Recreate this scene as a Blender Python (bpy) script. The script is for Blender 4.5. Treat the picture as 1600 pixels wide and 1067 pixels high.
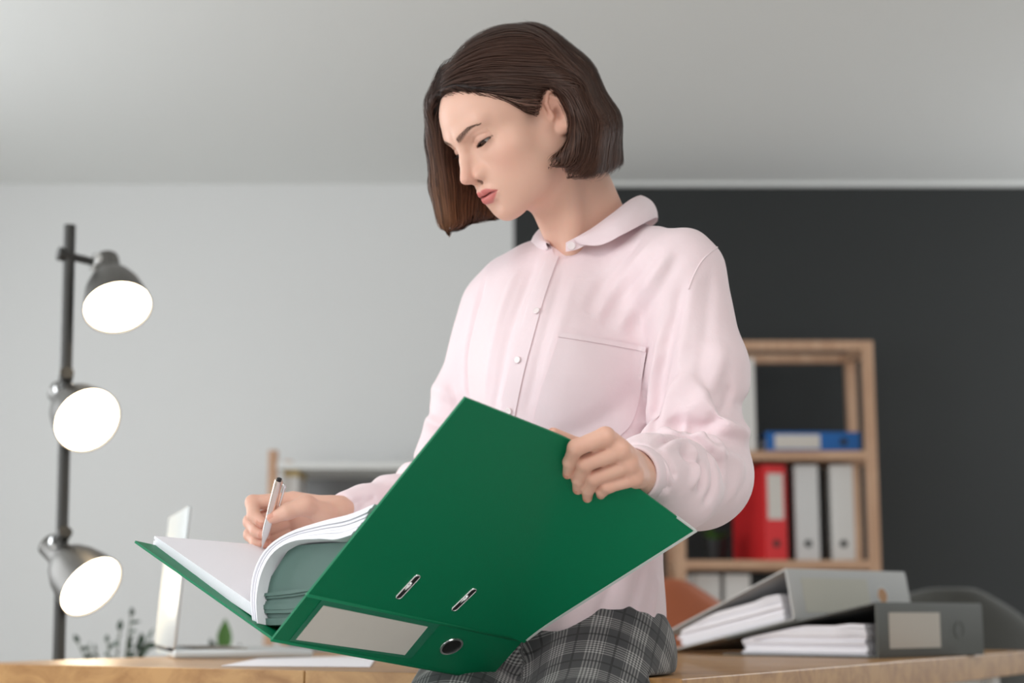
import bpy, bmesh, math, random
import numpy as np
from mathutils import Vector, Matrix
from mathutils.bvhtree import BVHTree

S = bpy.context.scene
C = S.collection
for o in list(bpy.data.objects):
    bpy.data.objects.remove(o)

# ------------------------------------------------------------------ camera
FPX = 2530.0
PITCH = math.radians(9.58)
CAMZ = 0.8223
cam_d = bpy.data.cameras.new('camera')
cam = bpy.data.objects.new('camera', cam_d)
C.objects.link(cam)
cam.location = (0, 0, CAMZ)
cam.rotation_euler = (math.pi / 2 + PITCH, 0, 0)
cam_d.sensor_width = 36.0
cam_d.lens = FPX / 1600 * 36
cam_d.clip_start = 0.05
cam_d.dof.use_dof = True
cam_d.dof.focus_distance = 1.84
cam_d.dof.aperture_fstop = 3.8
S.camera = cam

# ------------------------------------------------------------------ light
S.view_settings.view_transform = 'Standard'
S.view_settings.look = 'None'
S.view_settings.exposure = 0.38
S.view_settings.gamma = 1.0
S.view_settings.use_curve_mapping = False
world = bpy.data.worlds.new('world')
S.world = world
world.use_nodes = True
wbg = world.node_tree.nodes['Background']
wbg.inputs[0].default_value = (0.93, 0.97, 1.0, 1)
wbg.inputs[1].default_value = 0.5


def area(name, loc, target, sx, sy, power, col=(1, 1, 1)):
    d = bpy.data.lights.new(name, 'AREA')
    d.shape = 'RECTANGLE'
    d.size, d.size_y = sx, sy
    d.energy = power
    d.color = col
    o = bpy.data.objects.new(name, d)
    C.objects.link(o)
    o.location = loc
    o.rotation_euler = (Vector(target) - Vector(loc)).to_track_quat('-Z', 'Y').to_euler()
    return o


# daylight coming in through the two windows of the left wall; the right-hand and ceiling lights are added fill
area('window_and_fill_light', (-2.72, 0.35, 1.54), (0, 0.35, 1.54), 2.2, 1.6, 39, (0.93, 0.97, 1.0))
area('window_and_fill_light', (-2.72, 3.6, 1.54), (0, 3.6, 1.54), 1.6, 1.5, 27, (0.93, 0.97, 1.0))
area('window_and_fill_light', (3.32, 5.02, 1.51), (0, 5.02, 1.51), 1.25, 1.4, 20, (0.95, 0.98, 1.0))  # made-up right window light, added to brighten that side of the ceiling
area('ceiling_fill_light', (0.3, -0.4, 2.36), (0.3, -0.4, 0), 1.2, 1.2, 25, (1.0, 0.97, 0.93))  # added overhead fill behind the camera, no fixture modelled

# ------------------------------------------------------------------ helpers
_f = np.array([0, math.cos(PITCH), math.sin(PITCH)])
_u = np.array([0, -math.sin(PITCH), math.cos(PITCH)])
CAM = np.array([0, 0, CAMZ])


def ray(px, py):
    return np.array([(px - 800) / FPX, 0, 0]) + _f + _u * (533.5 - py) / FPX


def at(px, py, Y):
    d = ray(px, py)
    return d * (Y / d[1]) + CAM


def atz(px, py, z):
    d = ray(px, py)
    return d * ((z - CAMZ) / d[2]) + CAM


def atplane(px, py, p0, n):
    d = ray(px, py)
    return CAM + d * (np.dot(np.asarray(p0) - CAM, n) / np.dot(d, n))


def nrm(v):
    v = np.asarray(v, float)
    return v / np.linalg.norm(v)


def tag(o, label=None, cat=None, group=None, kind=None):
    if label: o['label'] = label
    if cat: o['category'] = cat
    if group: o['group'] = group
    if kind: o['kind'] = kind
    return o


def empty(name, loc=(0, 0, 0), rz=0.0, label=None, cat=None, group=None):
    o = bpy.data.objects.new(name, None)
    o.empty_display_size = 0.05
    C.objects.link(o)
    o.location = tuple(loc)
    o.rotation_euler = (0, 0, rz)
    return tag(o, label, cat, group)


def link(name, me, mat=None, parent=None, smooth=False, world=True):
    o = bpy.data.objects.new(name, me)
    C.objects.link(o)
    if mat is not None:
        if isinstance(mat, (list, tuple)):
            for m in mat: me.materials.append(m)
        else:
            me.materials.append(mat)
    if smooth:
        me.polygons.foreach_set('use_smooth', [True] * len(me.polygons))
    if parent is not None:
        o.parent = parent
        if world:
            # coordinates were given in world space: keep them there
            o.matrix_parent_inverse = pmat(parent).inverted()
    return o


def pmat(o):
    m = Matrix.LocRotScale(o.location, o.rotation_euler, o.scale)
    if o.parent is not None:
        return pmat(o.parent) @ o.matrix_parent_inverse @ m
    return m


def mesh_np(name, V, F):
    me = bpy.data.meshes.new(name)
    V = np.asarray(V, np.float32)
    F = np.asarray(F, np.int32)
    k = F.shape[1]
    me.vertices.add(len(V))
    me.vertices.foreach_set('co', V.ravel())
    me.loops.add(F.size)
    me.loops.foreach_set('vertex_index', F.ravel())
    me.polygons.add(len(F))
    me.polygons.foreach_set('loop_start', np.arange(len(F), dtype=np.int32) * k)
    me.update(calc_edges=True)
    me.validate()
    return me


class MB:
    """collects shapes into one mesh"""
    def __init__(self):
        self.bm = bmesh.new()

    def box(self, lo, hi, M=None, bevel=0.0, seg=2):
        r = bmesh.ops.create_cube(self.bm, size=1.0)
        vs = r['verts']
        lo, hi = Vector(lo), Vector(hi)
        for v in vs:
            v.co = Vector((lo[i] + (v.co[i] + .5) * (hi[i] - lo[i]) for i in range(3)))
        if bevel:
            es = list({e for v in vs for e in v.link_edges})
            rr = bmesh.ops.bevel(self.bm, geom=es, offset=bevel, segments=seg, affect='EDGES', profile=.5)
            vs = list({v for f in rr['faces'] for v in f.verts} | {v for v in vs if v.is_valid})
        if M is not None:
            bmesh.ops.transform(self.bm, matrix=M, verts=[v for v in vs if v.is_valid])
        return self

    def tube(self, pts, r, n=12, cap=True):
        pts = [Vector(p) for p in pts]
        rs = r if isinstance(r, (list, tuple, np.ndarray)) else [r] * len(pts)
        rings = []
        up = None
        for i, p in enumerate(pts):
            t = (pts[min(i + 1, len(pts) - 1)] - pts[max(i - 1, 0)]).normalized()
            if up is None:
                up = Vector((0, 0, 1)) if abs(t.z) < .9 else Vector((1, 0, 0))
            a = t.cross(up).normalized()
            b = a.cross(t).normalized()
            up = b
            rings.append([self.bm.verts.new(p + rs[i] * (math.cos(2 * math.pi * k / n) * a + math.sin(2 * math.pi * k / n) * b)) for k in range(n)])
        for q in range(len(rings) - 1):
            for k in range(n):
                self.bm.faces.new((rings[q][k], rings[q][(k + 1) % n], rings[q + 1][(k + 1) % n], rings[q + 1][k]))
        if cap:
            self.bm.faces.new(rings[0][::-1])
            self.bm.faces.new(rings[-1])
        return self

    def lathe(self, prof, M=None, n=40):
        """prof: list of (r, z) spun about z"""
        rings = []
        vs = []
        for r, z in prof:
            if r < 1e-6:
                v = [self.bm.verts.new((0, 0, z))]
            else:
                v = [self.bm.verts.new((r * math.cos(2 * math.pi * k / n), r * math.sin(2 * math.pi * k / n), z)) for k in range(n)]
            rings.append(v)
            vs += v
        for a, b in zip(rings, rings[1:]):
            for k in range(n):
                k2 = (k + 1) % n
                if len(a) == 1 and len(b) == 1: continue
                if len(a) == 1: self.bm.faces.new((a[0], b[k2], b[k]))
                elif len(b) == 1: self.bm.faces.new((a[k], a[k2], b[0]))
                else: self.bm.faces.new((a[k], a[k2], b[k2], b[k]))
        if M is not None:
            bmesh.ops.transform(self.bm, matrix=M, verts=vs)
        return self

    def prism(self, poly, vec):
        """closed polygon of 3D points extruded by vec"""
        a = [self.bm.verts.new(tuple(p)) for p in poly]
        b = [self.bm.verts.new(tuple(np.asarray(p) + np.asarray(vec))) for p in poly]
        n = len(a)
        self.bm.faces.new(a[::-1])
        self.bm.faces.new(b)
        for k in range(n):
            self.bm.faces.new((a[k], a[(k + 1) % n], b[(k + 1) % n], b[k]))
        return self

    def grid(self, G, thick=None):
        """G[i][j] 3D points -> sheet; thick: vector array added for the other side"""
        G = np.asarray(G, float)
        m, n = G.shape[:2]
        a = [[self.bm.verts.new(G[i, j]) for j in range(n)] for i in range(m)]
        for i in range(m - 1):
            for j in range(n - 1):
                self.bm.faces.new((a[i][j], a[i + 1][j], a[i + 1][j + 1], a[i][j + 1]))
        if thick is not None:
            H = G + thick
            b = [[self.bm.verts.new(H[i, j]) for j in range(n)] for i in range(m)]
            for i in range(m - 1):
                for j in range(n - 1):
                    self.bm.faces.new((b[i][j], b[i][j + 1], b[i + 1][j + 1], b[i + 1][j]))
            for i in range(m - 1):
                self.bm.faces.new((a[i][0], b[i][0], b[i + 1][0], a[i + 1][0]))
                self.bm.faces.new((a[i][n - 1], a[i + 1][n - 1], b[i + 1][n - 1], b[i][n - 1]))
            for j in range(n - 1):
                self.bm.faces.new((a[0][j], a[0][j + 1], b[0][j + 1], b[0][j]))
                self.bm.faces.new((a[m - 1][j], b[m - 1][j], b[m - 1][j + 1], a[m - 1][j + 1]))
        return self

    def build(self, name, mat=None, parent=None, smooth=False, world=True, autosmooth=None):
        bmesh.ops.recalc_face_normals(self.bm, faces=self.bm.faces[:])
        me = bpy.data.meshes.new(name)
        self.bm.to_mesh(me)
        self.bm.free()
        o = link(name, me, mat, parent, smooth or autosmooth is not None, world)
        if autosmooth is not None:
            me.set_sharp_from_angle(angle=math.radians(autosmooth))
        return o


def frame(x, y, o):
    """matrix with axes x, y, x cross y at origin o"""
    x = nrm(x)
    z = nrm(np.cross(x, y))
    y = np.cross(z, x)
    M = Matrix.Identity(4)
    for i in range(3):
        M[i][0], M[i][1], M[i][2], M[i][3] = x[i], y[i], z[i], o[i]
    return M


def zframe(z, o):
    z = nrm(z)
    a = np.array([0, 0, 1.]) if abs(z[2]) < .9 else np.array([1., 0, 0])
    x = nrm(np.cross(a, z))
    return frame(x, np.cross(z, x), o)


# ------------------------------------------------------------------ materials
def srgb(r, g, b):
    f = lambda c: (c / 255) / 12.92 if c / 255 <= .04045 else ((c / 255 + .055) / 1.055) ** 2.4
    return (f(r), f(g), f(b), 1)


def newmat(name):
    m = bpy.data.materials.new(name)
    m.use_nodes = True
    nt = m.node_tree
    return m, nt, nt.nodes['Principled BSDF']


def N(nt, t, **kw):
    n = nt.nodes.new(t)
    for k, v in kw.items():
        if k in n.inputs: n.inputs[k].default_value = v
        else: setattr(n, k, v)
    return n


def plain(name, col, rough=.6, metal=0.0, bump=0.0, bscale=200, var=0.0, vscale=3, spec=.5, coat=0.0, sheen=0.0):
    m, nt, b = newmat(name)
    b.inputs['Base Color'].default_value = col
    b.inputs['Roughness'].default_value = rough
    b.inputs['Metallic'].default_value = metal
    b.inputs['Specular IOR Level'].default_value = spec
    b.inputs['Coat Weight'].default_value = coat
    b.inputs['Sheen Weight'].default_value = sheen
    tc = N(nt, 'ShaderNodeTexCoord')
    if var:
        nz = N(nt, 'ShaderNodeTexNoise', Scale=vscale, Detail=4.0)
        nt.links.new(tc.outputs['Object'], nz.inputs['Vector'])
        mr = N(nt, 'ShaderNodeMapRange')
        mr.inputs['To Min'].default_value = 1 - var
        mr.inputs['To Max'].default_value = 1 + var
        nt.links.new(nz.outputs['Fac'], mr.inputs['Value'])
        mx = N(nt, 'ShaderNodeVectorMath', operation='SCALE')
        mx.inputs[0].default_value = col[:3]
        nt.links.new(mr.outputs[0], mx.inputs['Scale'])
        nt.links.new(mx.outputs[0], b.inputs['Base Color'])
    if bump:
        nz = N(nt, 'ShaderNodeTexNoise', Scale=bscale, Detail=3.0)
        nt.links.new(tc.outputs['Object'], nz.inputs['Vector'])
        bp = N(nt, 'ShaderNodeBump', Strength=bump, Distance=.001)
        nt.links.new(nz.outputs['Fac'], bp.inputs['Height'])
        nt.links.new(bp.outputs[0], b.inputs['Normal'])
    return m


def wood(name, c1, c2, axis='X', scale=6.0, rough=.4, rot=0.0, streak=14.0, coat=0.0):
    m, nt, b = newmat(name)
    tc = N(nt, 'ShaderNodeTexCoord')
    mp = N(nt, 'ShaderNodeMapping')
    mp.inputs['Rotation'].default_value = (0, 0, rot)
    s = [streak] * 3
    s['XYZ'.index(axis)] = 1.0
    mp.inputs['Scale'].default_value = s
    nt.links.new(tc.outputs['Object'], mp.inputs['Vector'])
    n1 = N(nt, 'ShaderNodeTexNoise', Scale=scale, Detail=6.0, Roughness=.6, Distortion=.6)
    nt.links.new(mp.outputs[0], n1.inputs['Vector'])
    cr = N(nt, 'ShaderNodeValToRGB')
    cr.color_ramp.elements[0].position = .33
    cr.color_ramp.elements[0].color = c2
    cr.color_ramp.elements[1].position = .6
    cr.color_ramp.elements[1].color = c1
    nt.links.new(n1.outputs['Fac'], cr.inputs['Fac'])
    nt.links.new(cr.outputs['Color'], b.inputs['Base Color'])
    b.inputs['Roughness'].default_value = rough
    b.inputs['Coat Weight'].default_value = coat
    bp = N(nt, 'ShaderNodeBump', Strength=.15, Distance=.0005)
    nt.links.new(n1.outputs['Fac'], bp.inputs['Height'])
    nt.links.new(bp.outputs[0], b.inputs['Normal'])
    return m


def emit(name, col, strength):
    m, nt, b = newmat(name)
    b.inputs['Base Color'].default_value = col
    b.inputs['Emission Color'].default_value = col
    b.inputs['Emission Strength'].default_value = strength
    return m


M_wall = plain('pale grey wall paint', srgb(230, 230, 229), .85, bump=.1, bscale=300)
M_ceil = plain('ceiling paint', srgb(234, 235, 233), .9, bump=.1, bscale=300)
M_dark = plain('charcoal wall paint', srgb(47, 49, 49), .8, bump=.1, bscale=300)
M_floor = wood('floor laminate', srgb(220, 217, 213), srgb(204, 199, 193), 'Y', 3, .45)
M_trim = plain('white trim', srgb(225, 225, 222), .5)
M_oak_f = wood('oak desk', srgb(194, 148, 94), srgb(160, 113, 64), 'X', 3.0, .38, streak=9, coat=.1)
M_rack = wood('pine rack', srgb(206, 168, 138), srgb(182, 140, 110), 'Z', 5, .55)
M_paper = plain('white paper', srgb(246, 245, 251), .8)
M_label = plain('label card', srgb(214, 208, 200), .7, var=.03, vscale=40)
M_chrome = plain('chrome', (.8, .8, .8, 1), .18, 1.0)
M_black = plain('black plastic', srgb(24, 24, 25), .45)
M_lampm = plain('gunmetal', srgb(104, 102, 99), .38, .85)
M_lampp = plain('dark grey steel', srgb(72, 71, 69), .42, .7)
# ------------------------------------------------------------------ room
WY = 5.85      # back wall
CH = 2.405     # ceiling height
XL, XR, YB = -2.8, 3.4, -2.6


def struct(name, mb, mat, **kw):
    o = mb.build(name, mat, **kw)
    o['kind'] = 'structure'
    return o


struct('floor', MB().box((XL, YB, -.1), (XR, WY, 0)), M_floor)
struct('ceiling', MB().box((XL, YB, CH), (XR, WY + .15, CH + .1)), M_ceil)
XD = 0.006
struct('wall_back', MB().box((XL, WY, 0), (XD, WY + .15, CH)), M_wall)
struct('wall_back_dark', MB().box((XD, WY, 0), (XR, WY + .15, CH)), M_dark)
struct('trim_1', MB().box((XD, WY - .03, CH - .014), (XR, WY, CH), bevel=.004), M_ceil)
wr_ = MB()
for lo, hi in (((YB, 0), (WY + .15, .75)), ((YB, 2.28), (WY + .15, CH)), ((YB, .75), (4.35, 2.28)), ((5.7, .75), (WY + .15, 2.28))):
    wr_.box((XR, lo[0], lo[1]), (XR + .15, hi[0], hi[1]))
struct('wall_right', wr_, M_wall)
M_glass, _nt, _b = newmat('window glass')
_b.inputs['Transmission Weight'].default_value = 1.0
_b.inputs['Roughness'].default_value = .02
# left wall with two window openings
wl = MB()
for lo, hi in (((YB, 0), (WY + .15, .75)), ((YB, 2.32), (WY + .15, CH)), ((YB, .75), (-.75, 2.32)), ((1.45, .75), (2.8, 2.32)), ((4.4, .75), (WY + .15, 2.32))):
    wl.box((XL - .15, lo[0], lo[1]), (XL, hi[0], hi[1]))
struct('wall_left', wl, M_wall)
for k, (a, b) in enumerate(((-.75, 1.45), (2.8, 4.4))):
    w = empty('window_%d' % (k + 1), (XL - .08, (a + b) / 2, .75))
    w['kind'] = 'structure'
    for lo, hi in (((a, .75), (b, .81)), ((a, 2.26), (b, 2.32)), ((a, .81), (a + .06, 2.26)), ((b - .06, .81), (b, 2.26)), (((a + b) / 2 - .025, .81), ((a + b) / 2 + .025, 2.26))):
        MB().box((XL - .12, lo[0], lo[1]), (XL - .06, hi[0], hi[1]), bevel=.005).build('window_frame', M_trim, w)
    for u0, u1 in ((a + .06, (a + b) / 2 - .025), ((a + b) / 2 + .025, b - .06)):
        MB().box((XL - .093, u0, .81), (XL - .087, u1, 2.26)).build('pane', M_glass, w)
    MB().box((XL - .14, a, .72), (XL + .06, b, .75), bevel=.005).build('window_sill', M_trim, w)
w = empty('window_3', (XR + .08, 5.02, .75))  # unseen window, added to go with the right-hand fill light
w['kind'] = 'structure'
for lo, hi in (((4.35, .75), (5.7, .81)), ((4.35, 2.22), (5.7, 2.28)), ((4.35, .81), (4.41, 2.22)), ((5.64, .81), (5.7, 2.22)), ((5.0, .81), (5.05, 2.22))):
    MB().box((XR + .06, lo[0], lo[1]), (XR + .12, hi[0], hi[1]), bevel=.005).build('window_frame', M_trim, w)
for u0, u1 in ((4.41, 5.0), (5.05, 5.64)):
    MB().box((XR + .087, u0, .81), (XR + .093, u1, 2.22)).build('pane', M_glass, w)
MB().box((XR - .06, 4.35, .72), (XR + .14, 5.7, .75), bevel=.005).build('window_sill', M_trim, w)
struct('baseboard_back', MB().box((XL, WY - .015, 0), (XR, WY, .08), bevel=.004), M_trim)

# ------------------------------------------------------------------ desk (corner points at the camera)
TZ = .75
P0 = atz(1065, 1060, TZ)
d2 = nrm((atz(1600, 1019, TZ) - P0) * [1, 1, 0] + np.array([-.03, 0, 0]))   # end edge, running back right
d1 = np.array([-d2[1], d2[0], 0])                                           # front edge, running left
LEN1, LEN2, TH = 1.20, 1.72, .045
SEAM = float(np.dot(atz(357, 1053, TZ) - P0, d1))
desk = empty('desk', (P0 + d1 * .6 + d2 * .9) * [1, 1, 0], math.atan2(-d1[1], -d1[0]),
             'light oak desk made of two boards, under the laptop and the binders', 'desk')
Mdesk = frame(-d1, d2, (0, 0, 0))


def dbox(a0, a1, b0, b1, z0, z1, name, mat, bev=.002):
    M = Matrix.Translation(Vector(P0 * [1, 1, 0])) @ Mdesk
    return MB().box((-a1, b0, z0), (-a0, b1, z1), M, bevel=bev).build(name, mat, desk)


dbox(0, SEAM - .0007, 0, LEN2, TZ - TH, TZ, 'board', M_oak_f)
dbox(SEAM + .0007, LEN1, 0, LEN2, TZ - TH, TZ, 'board', M_oak_f)
for a in (.05, LEN1 - .11):
    for b in (.06, LEN2 - .12):
        dbox(a, a + .06, b, b + .06, 0, TZ - TH, 'leg', M_trim, .004)
for a in (.07, LEN1 - .09):
    dbox(a, a + .02, .12, LEN2 - .12, TZ - TH - .06, TZ - TH, 'rail', M_trim, .002)

# ------------------------------------------------------------------ rack against the dark wall
RY0, RY1 = 5.40, 5.72


def xat(px, py, Y): return at(px, py, Y)[0]
def zat(px, py, Y): return at(px, py, Y)[2]


rx0, rx1 = xat(1055, 880, RY0), xat(1377, 880, RY0)
ztop = zat(1200, 532, RY0)
zs = [zat(1200, 704, RY0), zat(1200, 875, RY0)]
zs.append(2 * zs[1] - zs[0])
rack = empty('shelving_rack', ((rx0 + rx1) / 2, (RY0 + RY1) / 2, 0), 0, 'open pine rack holding ring binders against the charcoal wall', 'rack')
PW = .036
for x in (rx0, rx1 - PW):
    for y in (RY0, RY1 - PW):
        MB().box((x, y, 0), (x + PW, y + PW, ztop), bevel=.002).build('post', M_rack, rack)
for y in (RY0, RY1 - PW):
    MB().box((rx0 + PW, y, ztop - .032), (rx1 - PW, y + PW, ztop), bevel=.002).build('top_rail', M_rack, rack)
for x in (rx0, rx1 - PW):
    MB().box((x, RY0 + PW, ztop - .032), (x + PW, RY1 - PW, ztop), bevel=.002).build('top_rail', M_rack, rack)
M_rackx = wood('pine shelf board', srgb(206, 168, 138), srgb(182, 140, 110), 'X', 5, .55)
for z in zs + [.12]:
    MB().box((rx0 + PW, RY0, z - .03), (rx1 - PW, RY1, z), bevel=.002).build('shelf', M_rackx, rack)
    for x in (rx0, rx1 - PW):
        MB().box((x + .004, RY0 + PW, z - .03), (x + PW - .004, RY1 - PW, z), bevel=.002).build('side_rail', M_rack, rack)


def boxbinder(name, W, M, mat, label, group, labelpos=True, hole=True, lmat=None, H=.318, D=.285):
    """lever arch file: local x = spine width, y = depth (spine at y=0), z = height; open along the far side"""
    o = empty(name, M.to_translation(), 0, label, 'binder', group)
    t = .0025
    sp = MB().box((0, 0, 0), (W, t, H), M, bevel=.001).build('spine', mat, o)
    MB().box((0, t, 0), (t, D, H), M, bevel=.001).build('cover', mat, o)
    MB().box((W - t, t, 0), (W, D, H), M, bevel=.001).build('cover', mat, o)
    MB().box((t + .004, .02, .008), (W * .78, D - .05, .305), M).build('paper_stack', M_paper, o)
    if labelpos:
        MB().box((W * .14, -.0008, .135), (W * .86, 0.0, H - .03), M).build('label', lmat or M_label, o)
    if hole:
        hz = .055
        R = M @ Matrix.Translation((W / 2, 0, hz)) @ Matrix.Rotation(math.pi / 2, 4, 'X')
        rr = MB().lathe([(.0095, -.0002), (.0095, .0015), (.0125, .0015), (.0125, -.0002)], R, 24).build('finger_ring', M_ring, o, smooth=True)
        MB().lathe([(0, .0006), (.0095, .0006), (.0095, 0), (0, 0)], R, 24).build('finger_hole', M_black, o)
    return o


M_ring = plain('dark ring', srgb(70, 68, 66), .4, .6)
M_red = plain('red board', srgb(222, 44, 48), .45, bump=.1, bscale=500)
M_blue = plain('blue board', srgb(18, 98, 172), .45, bump=.1, bscale=500)
M_white = plain('white board', srgb(225, 222, 218), .5, bump=.1, bscale=500)
M_greyw = plain('pale grey board', srgb(214, 212, 210), .5, bump=.1, bscale=500)


def shelfbinder(x, yfront, z, ang, W, mat, label, lab=True, group='binders on the pine rack', flat=False):
    M = Matrix.Translation((x, yfront, z)) @ Matrix.Rotation(ang, 4, 'Z')
    if flat:
        M = M @ Matrix.Translation((.318, 0, 0)) @ Matrix.Rotation(-math.pi / 2, 4, 'Y')
    return boxbinder('ring_binder', W, M, mat, label, group, lab)


e = .0006
zz0, zz1 = zs[0] + e, zs[1] + e
# second shelf: red, two whites
shelfbinder(xat(1197, 870, 5.42), 5.42, zz1, .25, .078, M_red, 'red ring binder with a long cream spine label, standing on the rack')
shelfbinder(xat(1245, 870, 5.44), 5.44, zz1, -.06, .078, M_greyw, 'pale grey ring binder standing right of the red one on the rack', False)
shelfbinder(xat(1301, 870, 5.44), 5.44, zz1, -.07, .076, M_white, 'white ring binder standing nearest the right post on the second shelf', False)
# first shelf: white and blue lying
shelfbinder(xat(1146, 700, 5.44), 5.44, zz0, -.1, .076, M_white, 'white ring binder standing beside the lying blue one', False)
shelfbinder(xat(1197, 700, 5.43), 5.43, zz0, .02, .066, M_blue, 'blue ring binder lying flat on the upper shelf', True, flat=True)
# third shelf
for px, lb in ((1086, 'white ring binder low on the rack, half behind the brown chair'), (1133, 'white ring binder low on the rack, peeking over the desk binder')):
    shelfbinder(xat(px, 910, 5.46), 5.46, zs[2] + e, .05, .085, M_white, lb, False)
# small potted plant on the second shelf
pot = empty('potted_plant', (xat(1122, 872, 5.5), 5.55, zz1), 0, 'little green plant in a black pot on the rack beside the red binder', 'plant')
px_, pz_ = xat(1122, 872, 5.5), zz1
MB().lathe([(0, 0), (.030, 0), (.036, .065), (.039, .066), (.039, .075), (.034, .075), (.032, .062), (0, .062)],
           Matrix.Translation((px_, 5.55, pz_)), 28).build('pot', M_black, pot, smooth=True, autosmooth=40)
M_leaf = plain('green leaf', srgb(70, 112, 42), .5, var=.25, vscale=30)
M_leafd = plain('dark green leaf', srgb(44, 66, 48), .5, var=.25, vscale=30)
M_stem = plain('plant stem', srgb(74, 82, 52), .6)


def leaf_bm(mb, base, direc, L, W, nrm_hint, curl=.15, n=6):
    """pointed leaf of quads from base along direc"""
    d = nrm(direc)
    s = nrm(np.cross(d, nrm_hint))
    u = np.cross(s, d)
    G = []
    for i in range(n + 1):
        t = i / n
        w = W * .5 * (math.sin(math.pi * min(1, t * .96 + .04) ** .8) + .02)
        c = np.asarray(base) + d * L * t - u * curl * L * t * t
        G.append([c - s * w + u * w * .25, c, c + s * w + u * w * .25])
    mb.grid(G)


rng = np.random.default_rng(5)
for k in range(14):
    a = k * 2.4
    b = np.array([px_ + .012 * math.cos(a), 5.55 + .012 * math.sin(a), pz_ + .064])
    mb = MB()
    leaf_bm(mb, b, (math.cos(a) * .7, math.sin(a) * .7, .7 + .5 * rng.random()), .04 + .03 * rng.random(), .016, (0, 0, 1))
    mb.build('leaf', M_leaf, pot, smooth=True)

# ------------------------------------------------------------------ low wooden cabinet against the pale wall
LY0, LY1 = 5.35, 5.75
lx0 = xat(418, 750, LY0)
lx1 = lx0 + .95
lz = zat(500, 722, LY0)
low = empty('low_shelving_unit', ((lx0 + lx1) / 2, 5.55, 0), 0, 'low open shelving unit with a wooden post and white top, behind the writing hand', 'shelving')
M_grey = plain('grey board', srgb(150, 151, 152), .6)
for x in (lx0, lx1 - .03):
    for y in (LY0, LY1 - .03):
        MB().box((x, y, 0), (x + .03, y + .03, zat(423, 703, LY0)), bevel=.002).build('post', M_rack, low)
MB().box((lx0 + .03, LY0, lz - .022), (lx1 - .03, LY1, lz), bevel=.002).build('top_board', M_trim, low)
for z in (lz - .36, lz - .72):
    MB().box((lx0 + .03, LY0 + .01, z - .022), (lx1 - .03, LY1, z), bevel=.002).build('shelf', M_trim, low)
MB().box((lx0 + .03, LY1 - .012, lz - .74), (lx1 - .03, LY1, lz - .022)).build('back_panel', M_grey, low)
bk = empty('box_file', (xat(458, 735, 5.45), 5.45, lz - .36), 0, 'white box file with a yellow top on the low shelving unit', 'file')
bx = xat(446, 735, 5.45)
zt = zat(458, 732, 5.45)
MB().box((bx, 5.40, lz - .3594), (bx + .05, 5.62, zt - .03), bevel=.002).build('body', M_white, bk)
MB().box((bx, 5.40, zt - .03), (bx + .05, 5.62, zt), bevel=.002).build('lid', plain('yellow board', srgb(206, 178, 112), .5), bk)
# ------------------------------------------------------------------ floor lamp with three heads
LYP = 3.10
base = at(92, 1022, LYP)
topp = at(109, 352, LYP)
lamp = empty('floor_lamp', (base[0], base[1], 0), 0, 'dark grey floor lamp with three lit spotlight heads', 'lamp')
pb = base + (base - topp) / (base[2] - topp[2]) * (0.02 - base[2])
MB().tube([pb, topp], .0115, 20).build('pole', M_lampp, lamp, smooth=True, autosmooth=40)
MB().lathe([(0, 0), (.13, 0), (.13, .012), (.125, .018), (.02, .022), (0, .022)], Matrix.Translation((pb[0], pb[1], 0)), 48).build('base', M_lampp, lamp, autosmooth=40)
M_diff = emit('warm lamp diffuser', (1, .80, .55, 1), 11.0)
M_shin = plain('white shade lining', srgb(240, 235, 225), .5)


def pole_at(py):
    return topp + (base - topp) * (py - 352) / (1022 - 352)


def lamp_head(cx, cy, ix, iy, ratio, arm_py, R=.0655):
    c = at(cx, cy, LYP - .03)
    toward = -nrm(ray(cx, cy))
    inpl = nrm(np.array([ix, 0, 0]) + _u * (-iy))
    inpl = nrm(inpl - toward * np.dot(inpl, toward))
    n = nrm(ratio * toward + math.sqrt(1 - ratio ** 2) * inpl)
    M = zframe(n, c)
    L = .15
    prof = [(.0, -L), (.019, -L), (.024, -L + .004), (.0245, -L + .040), (.028, -L + .050), (.042, -L + .068), (.053, -L + .092), (.060, -L + .120), (R, 0),
            (R - .002, 0), (.058, -L + .121), (.050, -L + .093), (.040, -L + .071), (0, -L + .062)]
    sh = MB().lathe(prof, M, 56).build('lamp_shade', M_lampm, lamp, autosmooth=50)
    MB().lathe([(0, -.004), (R - .0035, -.004), (R - .004, -.007), (0, -.007)], M, 48).build('diffuser', M_diff, sh)
    pk = np.array((M @ Vector((0, 0, -L + .022))))
    pp = pole_at(arm_py)
    d = nrm(pk - pp)
    MB().tube([pp - d * .022, pp + d * .001], .0135, 14).build('clamp', M_lampp, lamp, autosmooth=40)
    MB().tube([pp, pp + (pk - pp) * .55, pk - d * .018], [.008, .008, .010], 12).build('arm', M_lampp, lamp, autosmooth=40)
    MB().lathe([(0, -.008), (.017, -.008), (.019, -.004), (.019, .004), (.017, .008), (0, .008)], zframe(d, pk - d * .024), 24).build('joint', M_chrome, lamp, autosmooth=40)


lamp_head(184, 481, .23, .97, .74, 402)
lamp_head(137, 657, .70, .71, .84, 598)
lamp_head(143, 917, .70, .71, .62, 846)

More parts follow.
